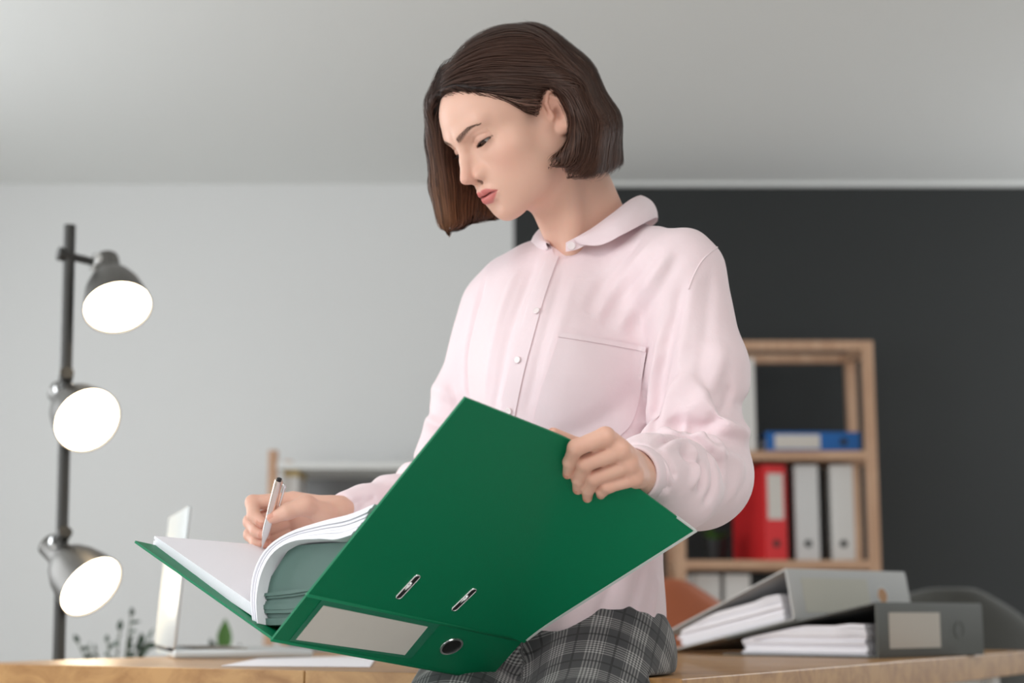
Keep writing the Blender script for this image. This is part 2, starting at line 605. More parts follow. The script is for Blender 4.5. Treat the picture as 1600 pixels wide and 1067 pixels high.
# ------------------------------------------------------------------ laptop
M_alu = plain('silver laptop shell', srgb(212, 218, 220), .35, .25)
M_keys = plain('laptop keyboard', srgb(150, 140, 128), .5)
hn = atz(272, 1029, TZ) + [0, 0, .0005]
hd = nrm((atz(235, 1019.5, TZ) - hn) * [1, 1, 0])
bd = np.array([-hd[1], hd[0], 0])
if bd[0] < 0: bd = -bd
LW, LD, LT = .345, .235, .014
lap = empty('laptop', hn + hd * LW / 2 + bd * LD / 2, 0, 'silver laptop standing open on the desk, lid seen from behind', 'laptop')
Mb = frame(bd, hd, hn)
sgn = 1 if Mb[2][2] > 0 else -1
body = MB().box((0, 0, 0), (LD, LW, sgn * LT), Mb, bevel=.004).build('body', M_alu, lap, autosmooth=40)
for r in range(5):
    for k in range(12):
        x0 = .035 + r * .019
        y0 = .03 + k * .0238
        MB().box((x0, y0, sgn * LT), (x0 + .0155, y0 + .020, sgn * (LT + .0015)), Mb).build('key', M_keys, body)
MB().box((.145, .115, sgn * LT), (.215, .23, sgn * (LT + .0006)), Mb).build('touchpad', M_alu, body)
tz = nrm(np.array([0, 0, 1.]) + bd * .075)
Ml = frame(tz, hd, hn + np.array([0, 0, LT + .002]))
lid = MB().box((0, 0, -.003), (LD + .004, LW, .003), Ml, bevel=.0025).build('lid', M_alu, lap, autosmooth=40)
s2 = 1 if np.dot(np.array([Ml[0][2], Ml[1][2], Ml[2][2]]), bd) > 0 else -1
MB().box((.012, .010, s2 * .003), (LD - .006, LW - .010, s2 * .0034), Ml).build('screen', M_black, lid)
MB().tube([hn + hd * .03 + [0, 0, LT], hn + hd * (LW - .03) + [0, 0, LT]], .004, 10).build('hinge', M_black, lap, smooth=True)

# ------------------------------------------------------------------ loose sheet on the desk
q = [atz(x, y, TZ) + [0, 0, .0006] for x, y in ((346, 1041.5), (404, 1030), (590, 1025), (578, 1043))]
tag(MB().prism(q, (0, 0, .0009)).build('paper_sheet', M_paper), 'white sheet of paper lying on the desk in front of the laptop', 'paper')

# small brass desk clips behind the sheet
M_brass = plain('brass', srgb(206, 170, 110), .3, 1.0)
for px, lb in ((604, 'small brass clip lying on the desk under the green binder'), (634, 'small brass clip lying on the desk nearest the trousers')):
    p = atz(px, 1019.5, TZ)
    w = empty('paper_clip', p, 0, lb, 'clip', 'brass clips on the desk')
    a = .012
    MB().tube([p + [-a, 0, .002], p + [a, .004, .002], p + [a, .014, .002], p + [-a * .6, .010, .004], p + [-a * .6, .004, .006], p + [a * .6, .006, .006]], .0016, 8).build('wire', M_brass, w, smooth=True)


# ------------------------------------------------------------------ chairs behind the desk
def chair(name, px, ptop, Y, half, rz, mat, label, legm):
    t = at(px, ptop, Y)
    o = empty(name, (t[0], Y, 0), rz, label, 'chair', 'chairs behind the desk')
    R = Matrix.Translation((t[0], Y, 0)) @ Matrix.Rotation(rz, 4, 'Z')
    zt = t[2]
    sh = .45
    G = []
    m, n = 14, 18
    for i in range(m + 1):
        v = i / m
        z = sh + .02 + (zt - sh - .02) * v
        row = []
        for j in range(n + 1):
            u = j / n * 2 - 1
            w = half * (.82 + .18 * math.sin(math.pi * min(1, v * 1.1) * .5)) * (1 - max(0, (v - .55) / .45) ** 3.2 * .55)
            x = u * w
            y = -.10 + .10 * v ** 1.2 - .11 * u * u * (1 - .3 * v)
            zz = z - (max(0, abs(u) - .3) ** 2) * .05 * v
            row.append(tuple(R @ Vector((x, y, zz))))
        G.append(row)
    G = np.array(G)
    off = np.array(R.to_3x3() @ Vector((0, .028, 0)))
    bo = MB().grid(G, off).build('backrest', mat, o, smooth=True)
    sb = bo.modifiers.new('sub', 'SUBSURF'); sb.levels = 1; sb.render_levels = 1
    G = []
    for i in range(13):
        v = i / 12 * 2 - 1
        row = []
        for j in range(13):
            u = j / 12 * 2 - 1
            fx = u * math.sqrt(1 - .42 * v * v) * half * .95
            fy = v * math.sqrt(1 - .42 * u * u) * .22 - .28
            row.append(tuple(R @ Vector((fx, fy, sh - .02 + .018 * (u * u + v * v) * .5))))
        G.append(row)
    so = MB().grid(np.array(G), np.array([0, 0, .05])).build('seat', mat, o, smooth=True)
    sb = so.modifiers.new('sub', 'SUBSURF'); sb.levels = 1; sb.render_levels = 1
    for sx in (-1, 1):
        for sy in (-1, 1):
            a = R @ Vector((sx * half * .55, -.28 + sy * .13, sh - .015))
            b = R @ Vector((sx * half * .88, -.28 + sy * .21, .0))
            MB().tube([b, a], [.009, .013], 12).build('leg', legm, o, smooth=True, autosmooth=40)
    return o


M_leather = plain('tan leather', srgb(176, 98, 64), .42, bump=.25, bscale=260, var=.08, vscale=6)
M_felt = plain('dark grey felt', srgb(72, 72, 68), .9, bump=.3, bscale=400, sheen=.3)
chair('armless_chair', 1032, 903, 4.25, .22, math.radians(175), M_leather, 'tan leather chair half hidden between the woman and the white binder', M_black)
chair('armless_chair', 1488, 918, 4.2, .27, math.radians(185), M_felt, 'dark grey upholstered chair behind the grey binder', M_black)

# ------------------------------------------------------------------ plants on the floor behind the desk
M_pot = plain('grey ceramic', srgb(170, 168, 162), .5)


def potplant(px, Y, r, h, label):
    x = at(px, 1000, Y)[0]
    o = empty('potted_plant', (x, Y, 0), 0, label, 'plant')
    MB().lathe([(0, 0), (r * .75, 0), (r, h), (r + .006, h), (r + .006, h + .012), (r - .008, h + .012), (r - .01, h - .02), (0, h - .02)],
               Matrix.Translation((x, Y, 0)), 36).build('pot', M_pot, o, autosmooth=40)
    MB().lathe([(0, h - .012), (r - .010, h - .012), (r - .011, h - .019), (0, h - .019)], Matrix.Translation((x, Y, 0)), 28).build('soil', plain('soil', srgb(60, 46, 36), .95, bump=.8, bscale=90), o)
    return o, x


rng = np.random.default_rng(11)
pl, x0 = potplant(185, 3.95, .14, .30, 'leafy plant with thin branching stems beside the lamp pole')
tips = [(205, 962, .8), (187, 985, .9), (122, 1004, .8), (150, 1016, .6), (168, 1003, .8), (220, 1008, 1.1), (232, 1000, 1.0), (140, 1012, .6), (200, 1014, 1.0), (213, 1016, .9), (226, 1016, .8)]
for k, (px, py, sz) in enumerate(tips):
    tip = at(px, py, 3.95 + rng.uniform(-.08, .08))
    b = np.array([x0 + rng.uniform(-.05, .05), 3.95 + rng.uniform(-.05, .05), .285])
    mid = b * .45 + tip * .55 + np.array([(tip[0] - b[0]) * -.25, 0, .03])
    pts = [b * (1 - t) ** 2 + 2 * mid * t * (1 - t) + tip * t * t for t in np.linspace(0, 1, 12)]
    st = MB().tube(pts, [.0042 - .0028 * i / 11 for i in range(12)], 6).build('stem', M_stem, pl, smooth=True)
    for j in range(16):
        t = .35 + .65 * j / 15
        i = min(10, int(t * 11))
        p = pts[i] + (pts[i + 1] - pts[i]) * (t * 11 - i)
        a = rng.uniform(0, 6.28)
        dv = np.array([math.cos(a), math.sin(a), rng.uniform(.1, .9)])
        if j == 15: dv = pts[-1] - pts[-3]; dv = dv / np.linalg.norm(dv)
        mb = MB()
        leaf_bm(mb, p, dv, rng.uniform(.022, .036) * sz, rng.uniform(.012, .018) * sz, nrm(np.array([rng.normal(), -1.2, .6])))
        mb.build('leaf', M_leafd, st, smooth=True)
pl, x0 = potplant(352, 4.35, .12, .32, 'plant with broad upright green leaves between laptop and green binder')
for k, (px, py, L, W, m) in enumerate(((352, 966, .085, .039, M_leaf), (328, 997, .055, .024, M_leafd), (376, 1005, .05, .02, M_leafd), (340, 1006, .05, .022, M_leaf), (365, 1012, .05, .022, M_leafd), (318, 1014, .05, .022, M_leafd), (388, 1016, .05, .022, M_leaf))):
    tip = at(px, py, 4.35 + .02 * (k % 3 - 1))
    b = np.array([x0 + .02 * math.sin(k * 2.), 4.35 + .02 * math.cos(k * 2.), .30])
    dv = nrm(tip - b + np.array([(tip[0] - x0) * 2.5, 0, 0]))
    lb = tip - dv * L
    mid = (b + lb) / 2 + np.array([(lb[0] - b[0]) * .1, 0, 0])
    st = MB().tube([b, mid, lb], [.004, .0036, .0026], 8).build('stem', M_stem, pl, smooth=True)
    mb = MB()
    leaf_bm(mb, lb, dv, L, W, nrm(np.array([.25 * math.sin(k), -1, .3])), .03, 10)
    mb.build('leaf', m, st, smooth=True)


# ------------------------------------------------------------------ ring binders lying on the desk
def lying_binder(name, c0, left, sp, up, H, mats, label, slope, fill, labelmat, lab, hole, seed, WC=.325, LS=.35):
    """c0 bottom spine corner at the near end; left: direction of the covers; sp: along the spine; up: spine direction"""
    cov, inner = mats
    o = empty(name, c0, 0, label, 'binder', 'binders lying on the desk')
    t = .0028
    nb = nrm(np.cross(left, sp)); nb = nb if nb[2] > 0 else -nb
    MB().prism([c0, c0 + left * WC, c0 + left * WC + nb * t, c0 + nb * t], sp * LS).build('cover', cov, o)
    ct = c0 + up * H
    tl = nrm(left * math.cos(slope) - nb * math.sin(slope))
    nt_ = nrm(np.cross(sp, tl)); nt_ = nt_ if nt_[2] > 0 else -nt_
    MB().prism([ct, ct + tl * WC, ct + tl * WC + nt_ * t, ct + nt_ * t], sp * LS).build('cover', cov, o)
    # spine with softly rounded edges
    out = -nrm(left - up * np.dot(left, up))
    MB().prism([c0, c0 + out * .0012 + up * .004, ct + out * .0012 - up * .004, ct, ct - out * t, c0 - out * t], sp * LS).build('spine', cov, o, autosmooth=30)
    # papers: a few slightly shifted wads
    r = np.random.default_rng(seed)
    z = t + .0006
    k = 0
    while z < fill:
        h = r.uniform(.003, .008)
        a0, a1 = .030 + r.uniform(-.004, .004), .285 + r.uniform(-.010, .010)
        if k > 4: a1 -= r.uniform(0, .02)
        s0 = .012 + r.uniform(-.004, .004)
        G = []
        for i in range(9):
            a = a0 + (a1 - a0) * i / 8
            hh = z + (.006 * math.exp(-((a - .05) / .02) ** 2) * (z / fill) ** 3)
            hh = min(hh, H - .005 - (a) * math.tan(slope) - h)
            G.append([c0 + left * a + nb * hh + sp * (s0 + .325 * j / 4) for j in range(5)])
        MB().grid(np.array(G), nb * h * .93).build('paper_wad', M_paper, o)
        z += h
        k += 1
    # spine label and finger hole
    u0, u1, v0, v1 = lab
    lb = [ct - up * H * v0 + sp * u0, ct - up * H * v0 + sp * u1, ct - up * H * v1 + sp * u1, ct - up * H * v1 + sp * u0]
    MB().prism([p + out * .0012 for p in lb], out * .0006).build('label', labelmat, o)
    hc = ct - up * H * .5 + sp * hole[0] + out * .0012
    Mh = frame(sp, up, hc)
    s = 1 if np.dot(np.array([Mh[i][2] for i in range(3)]), out) > 0 else -1
    MB().lathe([(.0140, 0), (.0140, s * .0012), (.0162, s * .0012), (.0162, 0)], Mh, 32).build('finger_ring', hole[1], o, autosmooth=40)
    MB().lathe([(0, s * .0005), (.0140, s * .0005), (.0140, 0), (0, 0)], Mh, 32).build('finger_hole', hole[2], o)
    return o, ct, tl, nt_


M_gbind = plain('grey binder board', srgb(88, 90, 86), .55, bump=.15, bscale=500)
M_wbind = plain('light grey binder board', srgb(192, 193, 192), .5, bump=.15, bscale=500)
M_lab2 = plain('grey label card', srgb(196, 188, 178), .7)
M_lab3 = plain('clear pocket label', srgb(196, 194, 182), .5)
M_hole3 = plain('wood seen through hole', srgb(196, 150, 110), .6)
g0 = atz(1372, 1029, TZ) + [0, 0, .0006]
gs = np.array([math.cos(math.radians(45)), math.sin(math.radians(45)), 0])
gl = np.array([-gs[1], gs[0], 0])
_, gct, gtl, gnt = lying_binder('ring_binder', g0, gl, gs, np.array([0, 0, 1.]), .090, (M_gbind, M_black),
                                'dark grey ring binder lying on the desk in front', math.radians(11.0), .050, M_lab2, (.035, .20, .16, .83), (.265, M_gbind, M_gbind), 3)
# the white one leans on it: its spine edge rests on the grey cover
w0 = atplane(1241, 969, gct + gnt * .0045, gnt)
sp2 = np.array([math.cos(math.radians(41)), math.sin(math.radians(41)), 0])
h2 = np.array([-sp2[1], sp2[0], 0])
s_ang = math.asin(min(.9, (w0[2] - TZ - .0005) / .325))
wl_ = nrm(h2 * math.cos(s_ang) - np.array([0, 0, math.sin(s_ang)]))
wu = nrm(np.array([0, 0, 1.]) + h2 * math.tan(s_ang) * .9)
lying_binder('ring_binder', w0 + np.array([0, 0, .001]), wl_, sp2, wu, .088, (M_wbind, M_black),
             'light grey ring binder leaning on the dark grey one', math.radians(10), .048, M_lab3, (.035, .225, .16, .86), (.265, M_chrome, M_hole3), 8)
# ------------------------------------------------------------------ green binder held open in the hands
A_ = at(727, 622, 1.549); B_ = at(1088, 830, 1.722); C_ = at(817, 1001, 1.907); D_ = at(480, 930, 1.681)
E_ = at(425, 1000, 1.72); F_ = at(210, 848, 1.907)
SV = nrm(C_ - D_)
DC = C_ - D_
EC = E_ + DC
FC = F_ + DC


NCOV = nrm(np.cross(C_ - D_, A_ - D_))
if np.dot(NCOV, CAM - D_) < 0: NCOV = -NCOV
BEND = float(np.dot(B_ - D_, NCOV))
BF = B_ - NCOV * BEND


def cover_pt(u, v):
    """u along spine (0 at D), v from spine to free edge; the gripped corner B is bent outwards"""
    w = (u - (1 - .47 * v)) / .47
    g = .06 * math.log1p(math.exp(min(40, w / .06)))
    return (D_ * (1 - u) + C_ * u) * (1 - v) + (A_ * (1 - u) + BF * u) * v + NCOV * BEND * g


def cover_uv(px, py):
    """solve for the point of the cover seen at a pixel"""
    u, v = .5, .6
    d = ray(px, py)
    for _ in range(40):
        P = cover_pt(u, v)
        q = lambda P: np.array([np.dot(P - CAM, [1, 0, 0]) / np.dot(P - CAM, _f) - d[0], np.dot(P - CAM, _u) / np.dot(P - CAM, _f) - (533.5 - py) / FPX])
        r = q(P)
        e = 1e-4
        J = np.stack([(q(cover_pt(u + e, v)) - r) / e, (q(cover_pt(u, v + e)) - r) / e], 1)
        s = np.linalg.solve(J, -r)
        s = np.clip(s, -.2, .2)
        u, v = u + s[0], v + s[1]
    return u, v


def cover_px(px, py):
    return cover_pt(*cover_uv(px, py))


M_green = plain('green binder board', srgb(0, 118, 78), .45, bump=.12, bscale=600, spec=.25)
M_greens = plain('clear green pocket', srgb(34, 118, 88), .22)
M_edge = plain('steel edge strip', srgb(225, 228, 226), .35, .3)
M_dslot = plain('dark inside', srgb(22, 20, 21), .5)
gb = empty('ring_binder', (E_ + EC) / 2, 0, 'green ring binder held open on the lap by the woman', 'binder')
n = 28
G = np.array([[cover_pt(i / n, j / n) for j in range(n + 1)] for i in range(n + 1)])
cov = MB().grid(G, -NCOV * .0028).build('cover', M_green, gb, autosmooth=40)
# steel strip along the lower free edge
G = np.array([[cover_pt(1.0 + dx, .02 + .98 * j / 12) for j in range(13)] for dx in (-.006, .0015)])
MB().grid(G + NCOV * .0006, -NCOV * .0040).build('edge_strip', M_edge, cov)
G = np.array([[cover_pt(.925 + .077 * j / 4, 1.0 + dx) for j in range(5)] for dx in (-.005, .002)])
MB().grid(G + NCOV * .0005, -NCOV * .0038).build('edge_strip', M_edge, cov)
# spine
NS = nrm(np.cross(DC, E_ - D_))
if np.dot(NS, CAM - D_) < 0: NS = -NS
sp = MB().prism([D_, E_, E_ - NS * .0028, D_ - NS * .0028], DC).build('spine', M_green, gb)
# crease strips where the board folds
MB().tube([D_ - NCOV * .0012, C_ - NCOV * .0012], .0026, 10).build('fold', M_green, gb, smooth=True)
MB().tube([E_ - NS * .0012, EC - NS * .0012], .0026, 10).build('fold', M_green, gb, smooth=True)
# back cover
NB = nrm(np.cross(DC, F_ - E_))
if NB[2] > 0: NB = -NB
bc = MB().prism([E_, F_, F_ - NB * .0028, E_ - NB * .0028], DC).build('cover', M_green, gb)


def on_spine(px, py, off=0.0):
    return atplane(px, py, D_, NS) + NS * off


# label pocket with its frame, finger hole
lp = [on_spine(*p) for p in ((505, 945), (668, 978), (632, 1022), (462, 998))]
pk = [on_spine(*p) for p in ((503, 936), (688, 974), (642, 1028), (452, 1000))]
po = MB().prism([p + NS * .0003 for p in pk], NS * .0005).build('label_pocket', M_greens, sp)
MB().prism([p + NS * .0009 for p in lp], NS * .0004).build('label', M_label, po)
hc = on_spine(705, 1009, .0004)
ex = nrm(DC)
ey = nrm(np.cross(NS, ex))
Mh = frame(ex, ey, hc)
MB().lathe([(.0115, 0), (.0115, .0014), (.0138, .0014), (.0142, 0)], Mh, 40).build('finger_ring', M_chrome, sp, autosmooth=50)
MB().lathe([(0, .0005), (.0116, .0005), (.0116, 0), (0, 0)], Mh, 36).build('finger_hole', M_dslot, sp)


def slot(p0, p1, w):
    a, b = cover_px(*p0), cover_px(*p1)
    d = nrm(b - a)
    s = np.cross(NCOV, d)
    def stad(r, off):
        P = []
        for k in range(13):
            t = math.pi * k / 12
            P.append(b + d * r * math.sin(t) * 1.0 + s * r * math.cos(t) + NCOV * off)
        for k in range(13):
            t = math.pi * k / 12
            P.append(a - d * r * math.sin(t) - s * r * math.cos(t) + NCOV * off)
        return np.array(P)
    i, o, o2 = stad(w, .0014), stad(w * 1.42, .0012), stad(w * 1.5, 0)
    i0 = stad(w, .0004)
    G = np.stack([o2, o, i, i0], 0)
    G = np.concatenate([G, G[:, :1]], 1)
    rim = MB().grid(G).build('slot_rim', M_chrome, cov, smooth=True)
    MB().prism(stad(w * .99, .0003), NCOV * .0003).build('slot', M_dslot, cov)
    c = a * .45 + b * .55
    # the bit of the ring mechanism that shows in the slot
    MB().tube([c - d * .006 + s * w * .5 + NCOV * .0008, c + NCOV * .0012 + s * w * .45, c + d * .006 + s * w * .5 + NCOV * .0008], [.0012, .0024, .0012], 8).build('ring_end', M_chrome, cov, smooth=True)


slot((624, 931), (651, 902), .0029)
slot((711, 950), (739, 923), .0029)

# ---- papers. cross-sections are drawn in the plane of the near end, then run along the spine
def near(px, py, s=.012):
    return atplane(px, py, E_ + SV * s, SV)


M_paperg = plain('translucent green grey sleeve', srgb(74, 102, 94), .35)
A4 = .290
rs = np.random.default_rng(4)
nl = 9
for k in range(nl):
    t0, t1 = k / nl, (k + .86) / nl
    bot = [near(239, 859, .010), near(401, 967, .010)]
    top = [near(243, 838, .010), near(403, 949, .010)]
    lo = [bot[i] * (1 - t0) + top[i] * t0 for i in range(2)]
    hi = [bot[i] * (1 - t1) + top[i] * t1 for i in range(2)]
    j = rs.uniform(-.003, .003)
    ax = nrm(lo[0] - lo[1])
    le = A4 + rs.uniform(-.002, .002)
    rise = np.array([0, 0, .034])
    q = lambda P, w: [P, P + SV * le + rise * w]
    G = np.array([q(lo[0] + ax * j, 1), q(lo[1], 0)]); H = np.array([q(hi[0] + ax * j, 1), q(hi[1], 0)])
    tt = np.linspace(0, 1, 9)[:, None, None]
    ss = np.linspace(0, 1, 9)[None, :, None]
    bil = lambda Z: (Z[0, 0] * (1 - tt) + Z[1, 0] * tt) * (1 - ss) + (Z[0, 1] * (1 - tt) + Z[1, 1] * tt) * ss
    MB().grid(bil(G), bil(H) - bil(G)).build('paper_wad', M_paper, gb, autosmooth=30)
PGN = nrm(np.cross(hi[1] - hi[0], SV * A4 + rise))
if PGN[2] < 0: PGN = -PGN
PENTIP = atplane(409, 858, hi[0], PGN)


def spline(P, n):
    P = np.asarray(P, float)
    t = np.linspace(0, len(P) - 1, n)
    out = []
    for x in t:
        i = min(int(x), len(P) - 2)
        f = x - i
        p0, p1, p2, p3 = P[max(i - 1, 0)], P[i], P[i + 1], P[min(i + 2, len(P) - 1)]
        out.append(.5 * ((2 * p1) + (-p0 + p2) * f + (2 * p0 - 5 * p1 + 4 * p2 - p3) * f * f + (-p0 + 3 * p1 - 3 * p2 + p3) * f ** 3))
    return np.array(out)


outer = [(395, 976), (391, 935), (396, 893), (416, 856), (452, 831), (505, 813), (548, 802), (586, 786)]
inner = [(404, 974), (402, 935), (410, 895), (428, 864), (458, 846), (500, 842), (525, 843), (550, 836)]
oc = spline([near(*p, s=.006) for p in outer], 26)
ic = spline([near(*p, s=.006) for p in inner], 26)
ns = 7
for k in range(ns):
    a, b = k / ns, (k + .8) / ns
    lo, hi = ic * (1 - a) + oc * a, ic * (1 - b) + oc * b
    sh = rs.uniform(-.002, .002)
    G = np.stack([lo + SV * sh, lo + SV * (A4 + sh)], 1)
    H = np.stack([hi + SV * sh, hi + SV * (A4 + sh)], 1)
    MB().grid(G, H - G).build('paper_wad', M_paper, gb, autosmooth=35)
# sleeves below the turned pages, edges in a fan
rt = [(470, 974), (476, 948), (484, 926), (498, 905), (515, 883), (532, 862), (548, 846)]
lf = [(400, 976), (401, 950), (402, 935), (406, 915), (414, 893), (428, 868), (452, 852)]
m = 11
for k in range(m):
    def pick(P, t):
        return spline([near(*p, s=.016) for p in P], 60)[int(round(t * 59))]
    t0, t1 = (k / (m - 1) * .40, (k + .9) / (m - 1) * .40) if k < m - 1 else (.40, 1.0)
    l0, l1, r0, r1 = pick(lf, t0), pick(lf, t1), pick(rt, t0), pick(rt, t1)
    mid = lambda a, b, c: [a, a * .66 + b * .34 + c, a * .33 + b * .67 + c, b]
    up = nrm(np.cross(SV, r0 - l0)); up = up if up[2] > 0 else -up
    poly = mid(l0, r0, -up * .001) + mid(r1, l1, up * .0004)
    j = rs.uniform(-.003, .003)
    MB().prism([p + SV * j for p in poly], SV * A4).build('sleeve', M_paperg, gb, autosmooth=30)
# ------------------------------------------------------------------ sculpting tools: distance fields turned into meshes
def rc(P, a, b, r1, r2):
    a = np.asarray(a, np.float32); ba = np.asarray(b, np.float32) - a
    q = P - a
    h = np.clip(q @ ba / max(1e-12, float(ba @ ba)), 0, 1)
    return np.linalg.norm(q - h[:, None] * ba, axis=1) - (r1 + (r2 - r1) * h)


def ell(P, c, ax, R=None):
    q = P - np.asarray(c, np.float32)
    if R is not None: q = q @ np.asarray(R, np.float32)
    ax = np.asarray(ax, np.float32)
    q = q / ax
    k0 = np.linalg.norm(q, axis=1)
    k1 = np.linalg.norm(q / ax, axis=1) + 1e-9
    return k0 * (k0 - 1) / k1


def smin(a, b, k):
    h = np.maximum(k - np.abs(a - b), 0) / k
    return np.minimum(a, b) - h * h * k * .25


def smax(a, b, k):
    return -smin(-a, -b, k)


def chain(P, pts, rs, k=None):
    d = None
    for i in range(len(pts) - 1):
        e = rc(P, pts[i], pts[i + 1], rs[i], rs[i + 1])
        d = e if d is None else (np.minimum(d, e) if k is None else smin(d, e, k))
    return d


def mesh_sdf(f, lo, hi, h, B=8, slack=1.6):
    lo = np.asarray(lo, float); hi = np.asarray(hi, float)
    nb = np.maximum(1, np.ceil((hi - lo) / (h * B)).astype(int))
    n = nb * B
    gi = np.stack(np.meshgrid(*[np.arange(k) for k in nb], indexing='ij'), -1).reshape(-1, 3)
    cen = (lo + (gi * B + (B - 1) / 2) * h).astype(np.float32)
    dc = f(cen)
    keep = np.abs(dc) < B * h * .87 * slack
    V = np.repeat(np.repeat(np.repeat(np.where(dc > 0, 1., -1.).reshape(nb).astype(np.float32), B, 0), B, 1), B, 2)
    off = np.stack(np.meshgrid(*[np.arange(B)] * 3, indexing='ij'), -1).reshape(-1, 3)
    kb = gi[keep]
    for s in range(0, len(kb), 600):
        idx = (kb[s:s + 600, None, :] * B + off[None]).reshape(-1, 3)
        V[idx[:, 0], idx[:, 1], idx[:, 2]] = f((lo + idx * h).astype(np.float32))
    # naive surface nets
    ins = V < 0
    cnt = np.zeros(tuple(n - 1), np.int8)
    for dx in (0, 1):
        for dy in (0, 1):
            for dz in (0, 1):
                cnt += ins[dx:n[0] - 1 + dx, dy:n[1] - 1 + dy, dz:n[2] - 1 + dz]
    act = (cnt > 0) & (cnt < 8)
    cells = np.argwhere(act)
    ids = np.full(act.shape, -1, np.int32)
    ids[act] = np.arange(len(cells))
    cor = np.array([(a, b, c) for a in (0, 1) for b in (0, 1) for c in (0, 1)])
    val = np.stack([V[cells[:, 0] + c[0], cells[:, 1] + c[1], cells[:, 2] + c[2]] for c in cor], 1)
    acc = np.zeros((len(cells), 3)); w = np.zeros(len(cells))
    for i in range(8):
        for j in range(i + 1, 8):
            if np.abs(cor[i] - cor[j]).sum() != 1: continue
            a, b = val[:, i], val[:, j]
            m = (a < 0) != (b < 0)
            t = np.where(m, a / np.where(m, a - b, 1), 0)
            acc += np.where(m[:, None], cor[i] + t[:, None] * (cor[j] - cor[i]), 0)
            w += m
    VV = lo + (cells + acc / w[:, None]) * h
    F = []
    for ax in range(3):
        a, b = (ax + 1) % 3, (ax + 2) % 3
        sl = [slice(1, -1)] * 3; sl[ax] = slice(0, -1)
        s0 = ins[tuple(sl)]
        sl2 = list(sl); sl2[ax] = slice(1, None)
        s1 = ins[tuple(sl2)]
        e = np.argwhere(s0 != s1)
        sg = s0[e[:, 0], e[:, 1], e[:, 2]]
        e = e + 1; e[:, ax] -= 1
        def nb_(da, db):
            q = e.copy(); q[:, a] -= da; q[:, b] -= db
            return ids[np.clip(q[:, 0], 0, act.shape[0] - 1), np.clip(q[:, 1], 0, act.shape[1] - 1), np.clip(q[:, 2], 0, act.shape[2] - 1)]
        q = np.stack([nb_(1, 1), nb_(0, 1), nb_(0, 0), nb_(1, 0)], 1)
        q[~sg] = q[~sg][:, ::-1]
        F.append(q[(q >= 0).all(1)])
    return VV, np.concatenate(F)


def relax(V, F, it=2, lam=.5):
    """light Laplacian smoothing"""
    E = np.concatenate([F[:, [0, 1]], F[:, [1, 2]], F[:, [2, 3]], F[:, [3, 0]]])
    for _ in range(it):
        acc = np.zeros_like(V); c = np.zeros(len(V))
        for k in range(3):
            acc[:, k] = np.bincount(E[:, 0], V[E[:, 1], k], len(V)) + np.bincount(E[:, 1], V[E[:, 0], k], len(V))
        c = np.bincount(E[:, 0], minlength=len(V)) + np.bincount(E[:, 1], minlength=len(V))
        V = V + lam * (acc / np.maximum(c, 1)[:, None] - V)
    return V


def normals(V, F):
    n = np.cross(V[F[:, 2]] - V[F[:, 0]], V[F[:, 3]] - V[F[:, 1]])
    N_ = np.zeros_like(V)
    for k in range(3):
        for j in range(4):
            N_[:, k] += np.bincount(F[:, j], n[:, k], len(V))
    return N_ / (np.linalg.norm(N_, axis=1)[:, None] + 1e-12)


def set_color(me, name, col):
    at_ = me.color_attributes.new(name, 'FLOAT_COLOR', 'POINT')
    c = np.ones((len(col), 4), np.float32); c[:, :3] = col
    at_.data.foreach_set('color', c.ravel())


def lin(r, g, b): return np.array(srgb(r, g, b)[:3])


def sstep(a, b, x):
    t = np.clip((x - a) / (b - a), 0, 1)
    return t * t * (3 - 2 * t)
# ------------------------------------------------------------------ the woman: joints
def hrot(yaw, pitch, roll):
    y, q, r = map(math.radians, (yaw, pitch, roll))
    fw = np.array([-math.sin(y) * math.cos(q), -math.cos(y) * math.cos(q), math.sin(q)])
    rt = np.array([-math.cos(y), math.sin(y), 0])
    up = np.cross(rt, fw)
    rt2 = math.cos(r) * rt + math.sin(r) * up
    return np.stack([rt2, fw, np.cross(rt2, fw)], 1)


HS = .955
HR = hrot(61, -38, -1)
H0 = np.array([.0115, 1.97, 1.422])


def head_w(q): return H0 + HS * (np.asarray(q, float) @ HR.T)
def head_l(P): return ((P - H0.astype(np.float32)) @ HR.astype(np.float32)) / HS


neck_t = head_w((0, -.034, -.030))
neck_b = at(942, 405, 2.075)
SHL, SHR = at(1070, 428, 1.965), at(778, 486, 2.15)
ELL, WRL = at(1088, 742, 1.925), at(1012, 738, 1.725)
ELR, WRR = at(706, 770, 2.19), at(522, 808, 2.03)
CHEST, WAIST, PELV = at(886, 560, 2.075), at(872, 800, 2.09), at(862, 985, 2.10)

EYE = np.array([.0305, .0655, .0235])
ER = .0145
EHW = .0155


def lid_lines(ax):
    t = (ax - .0305) / EHW
    bow = np.clip(1 - t * t, 0, None)
    c = EYE[2] - .0048 + .105 * (ax - .0305)
    return t, c + .0027 * bow ** .8, c - .0024 * bow


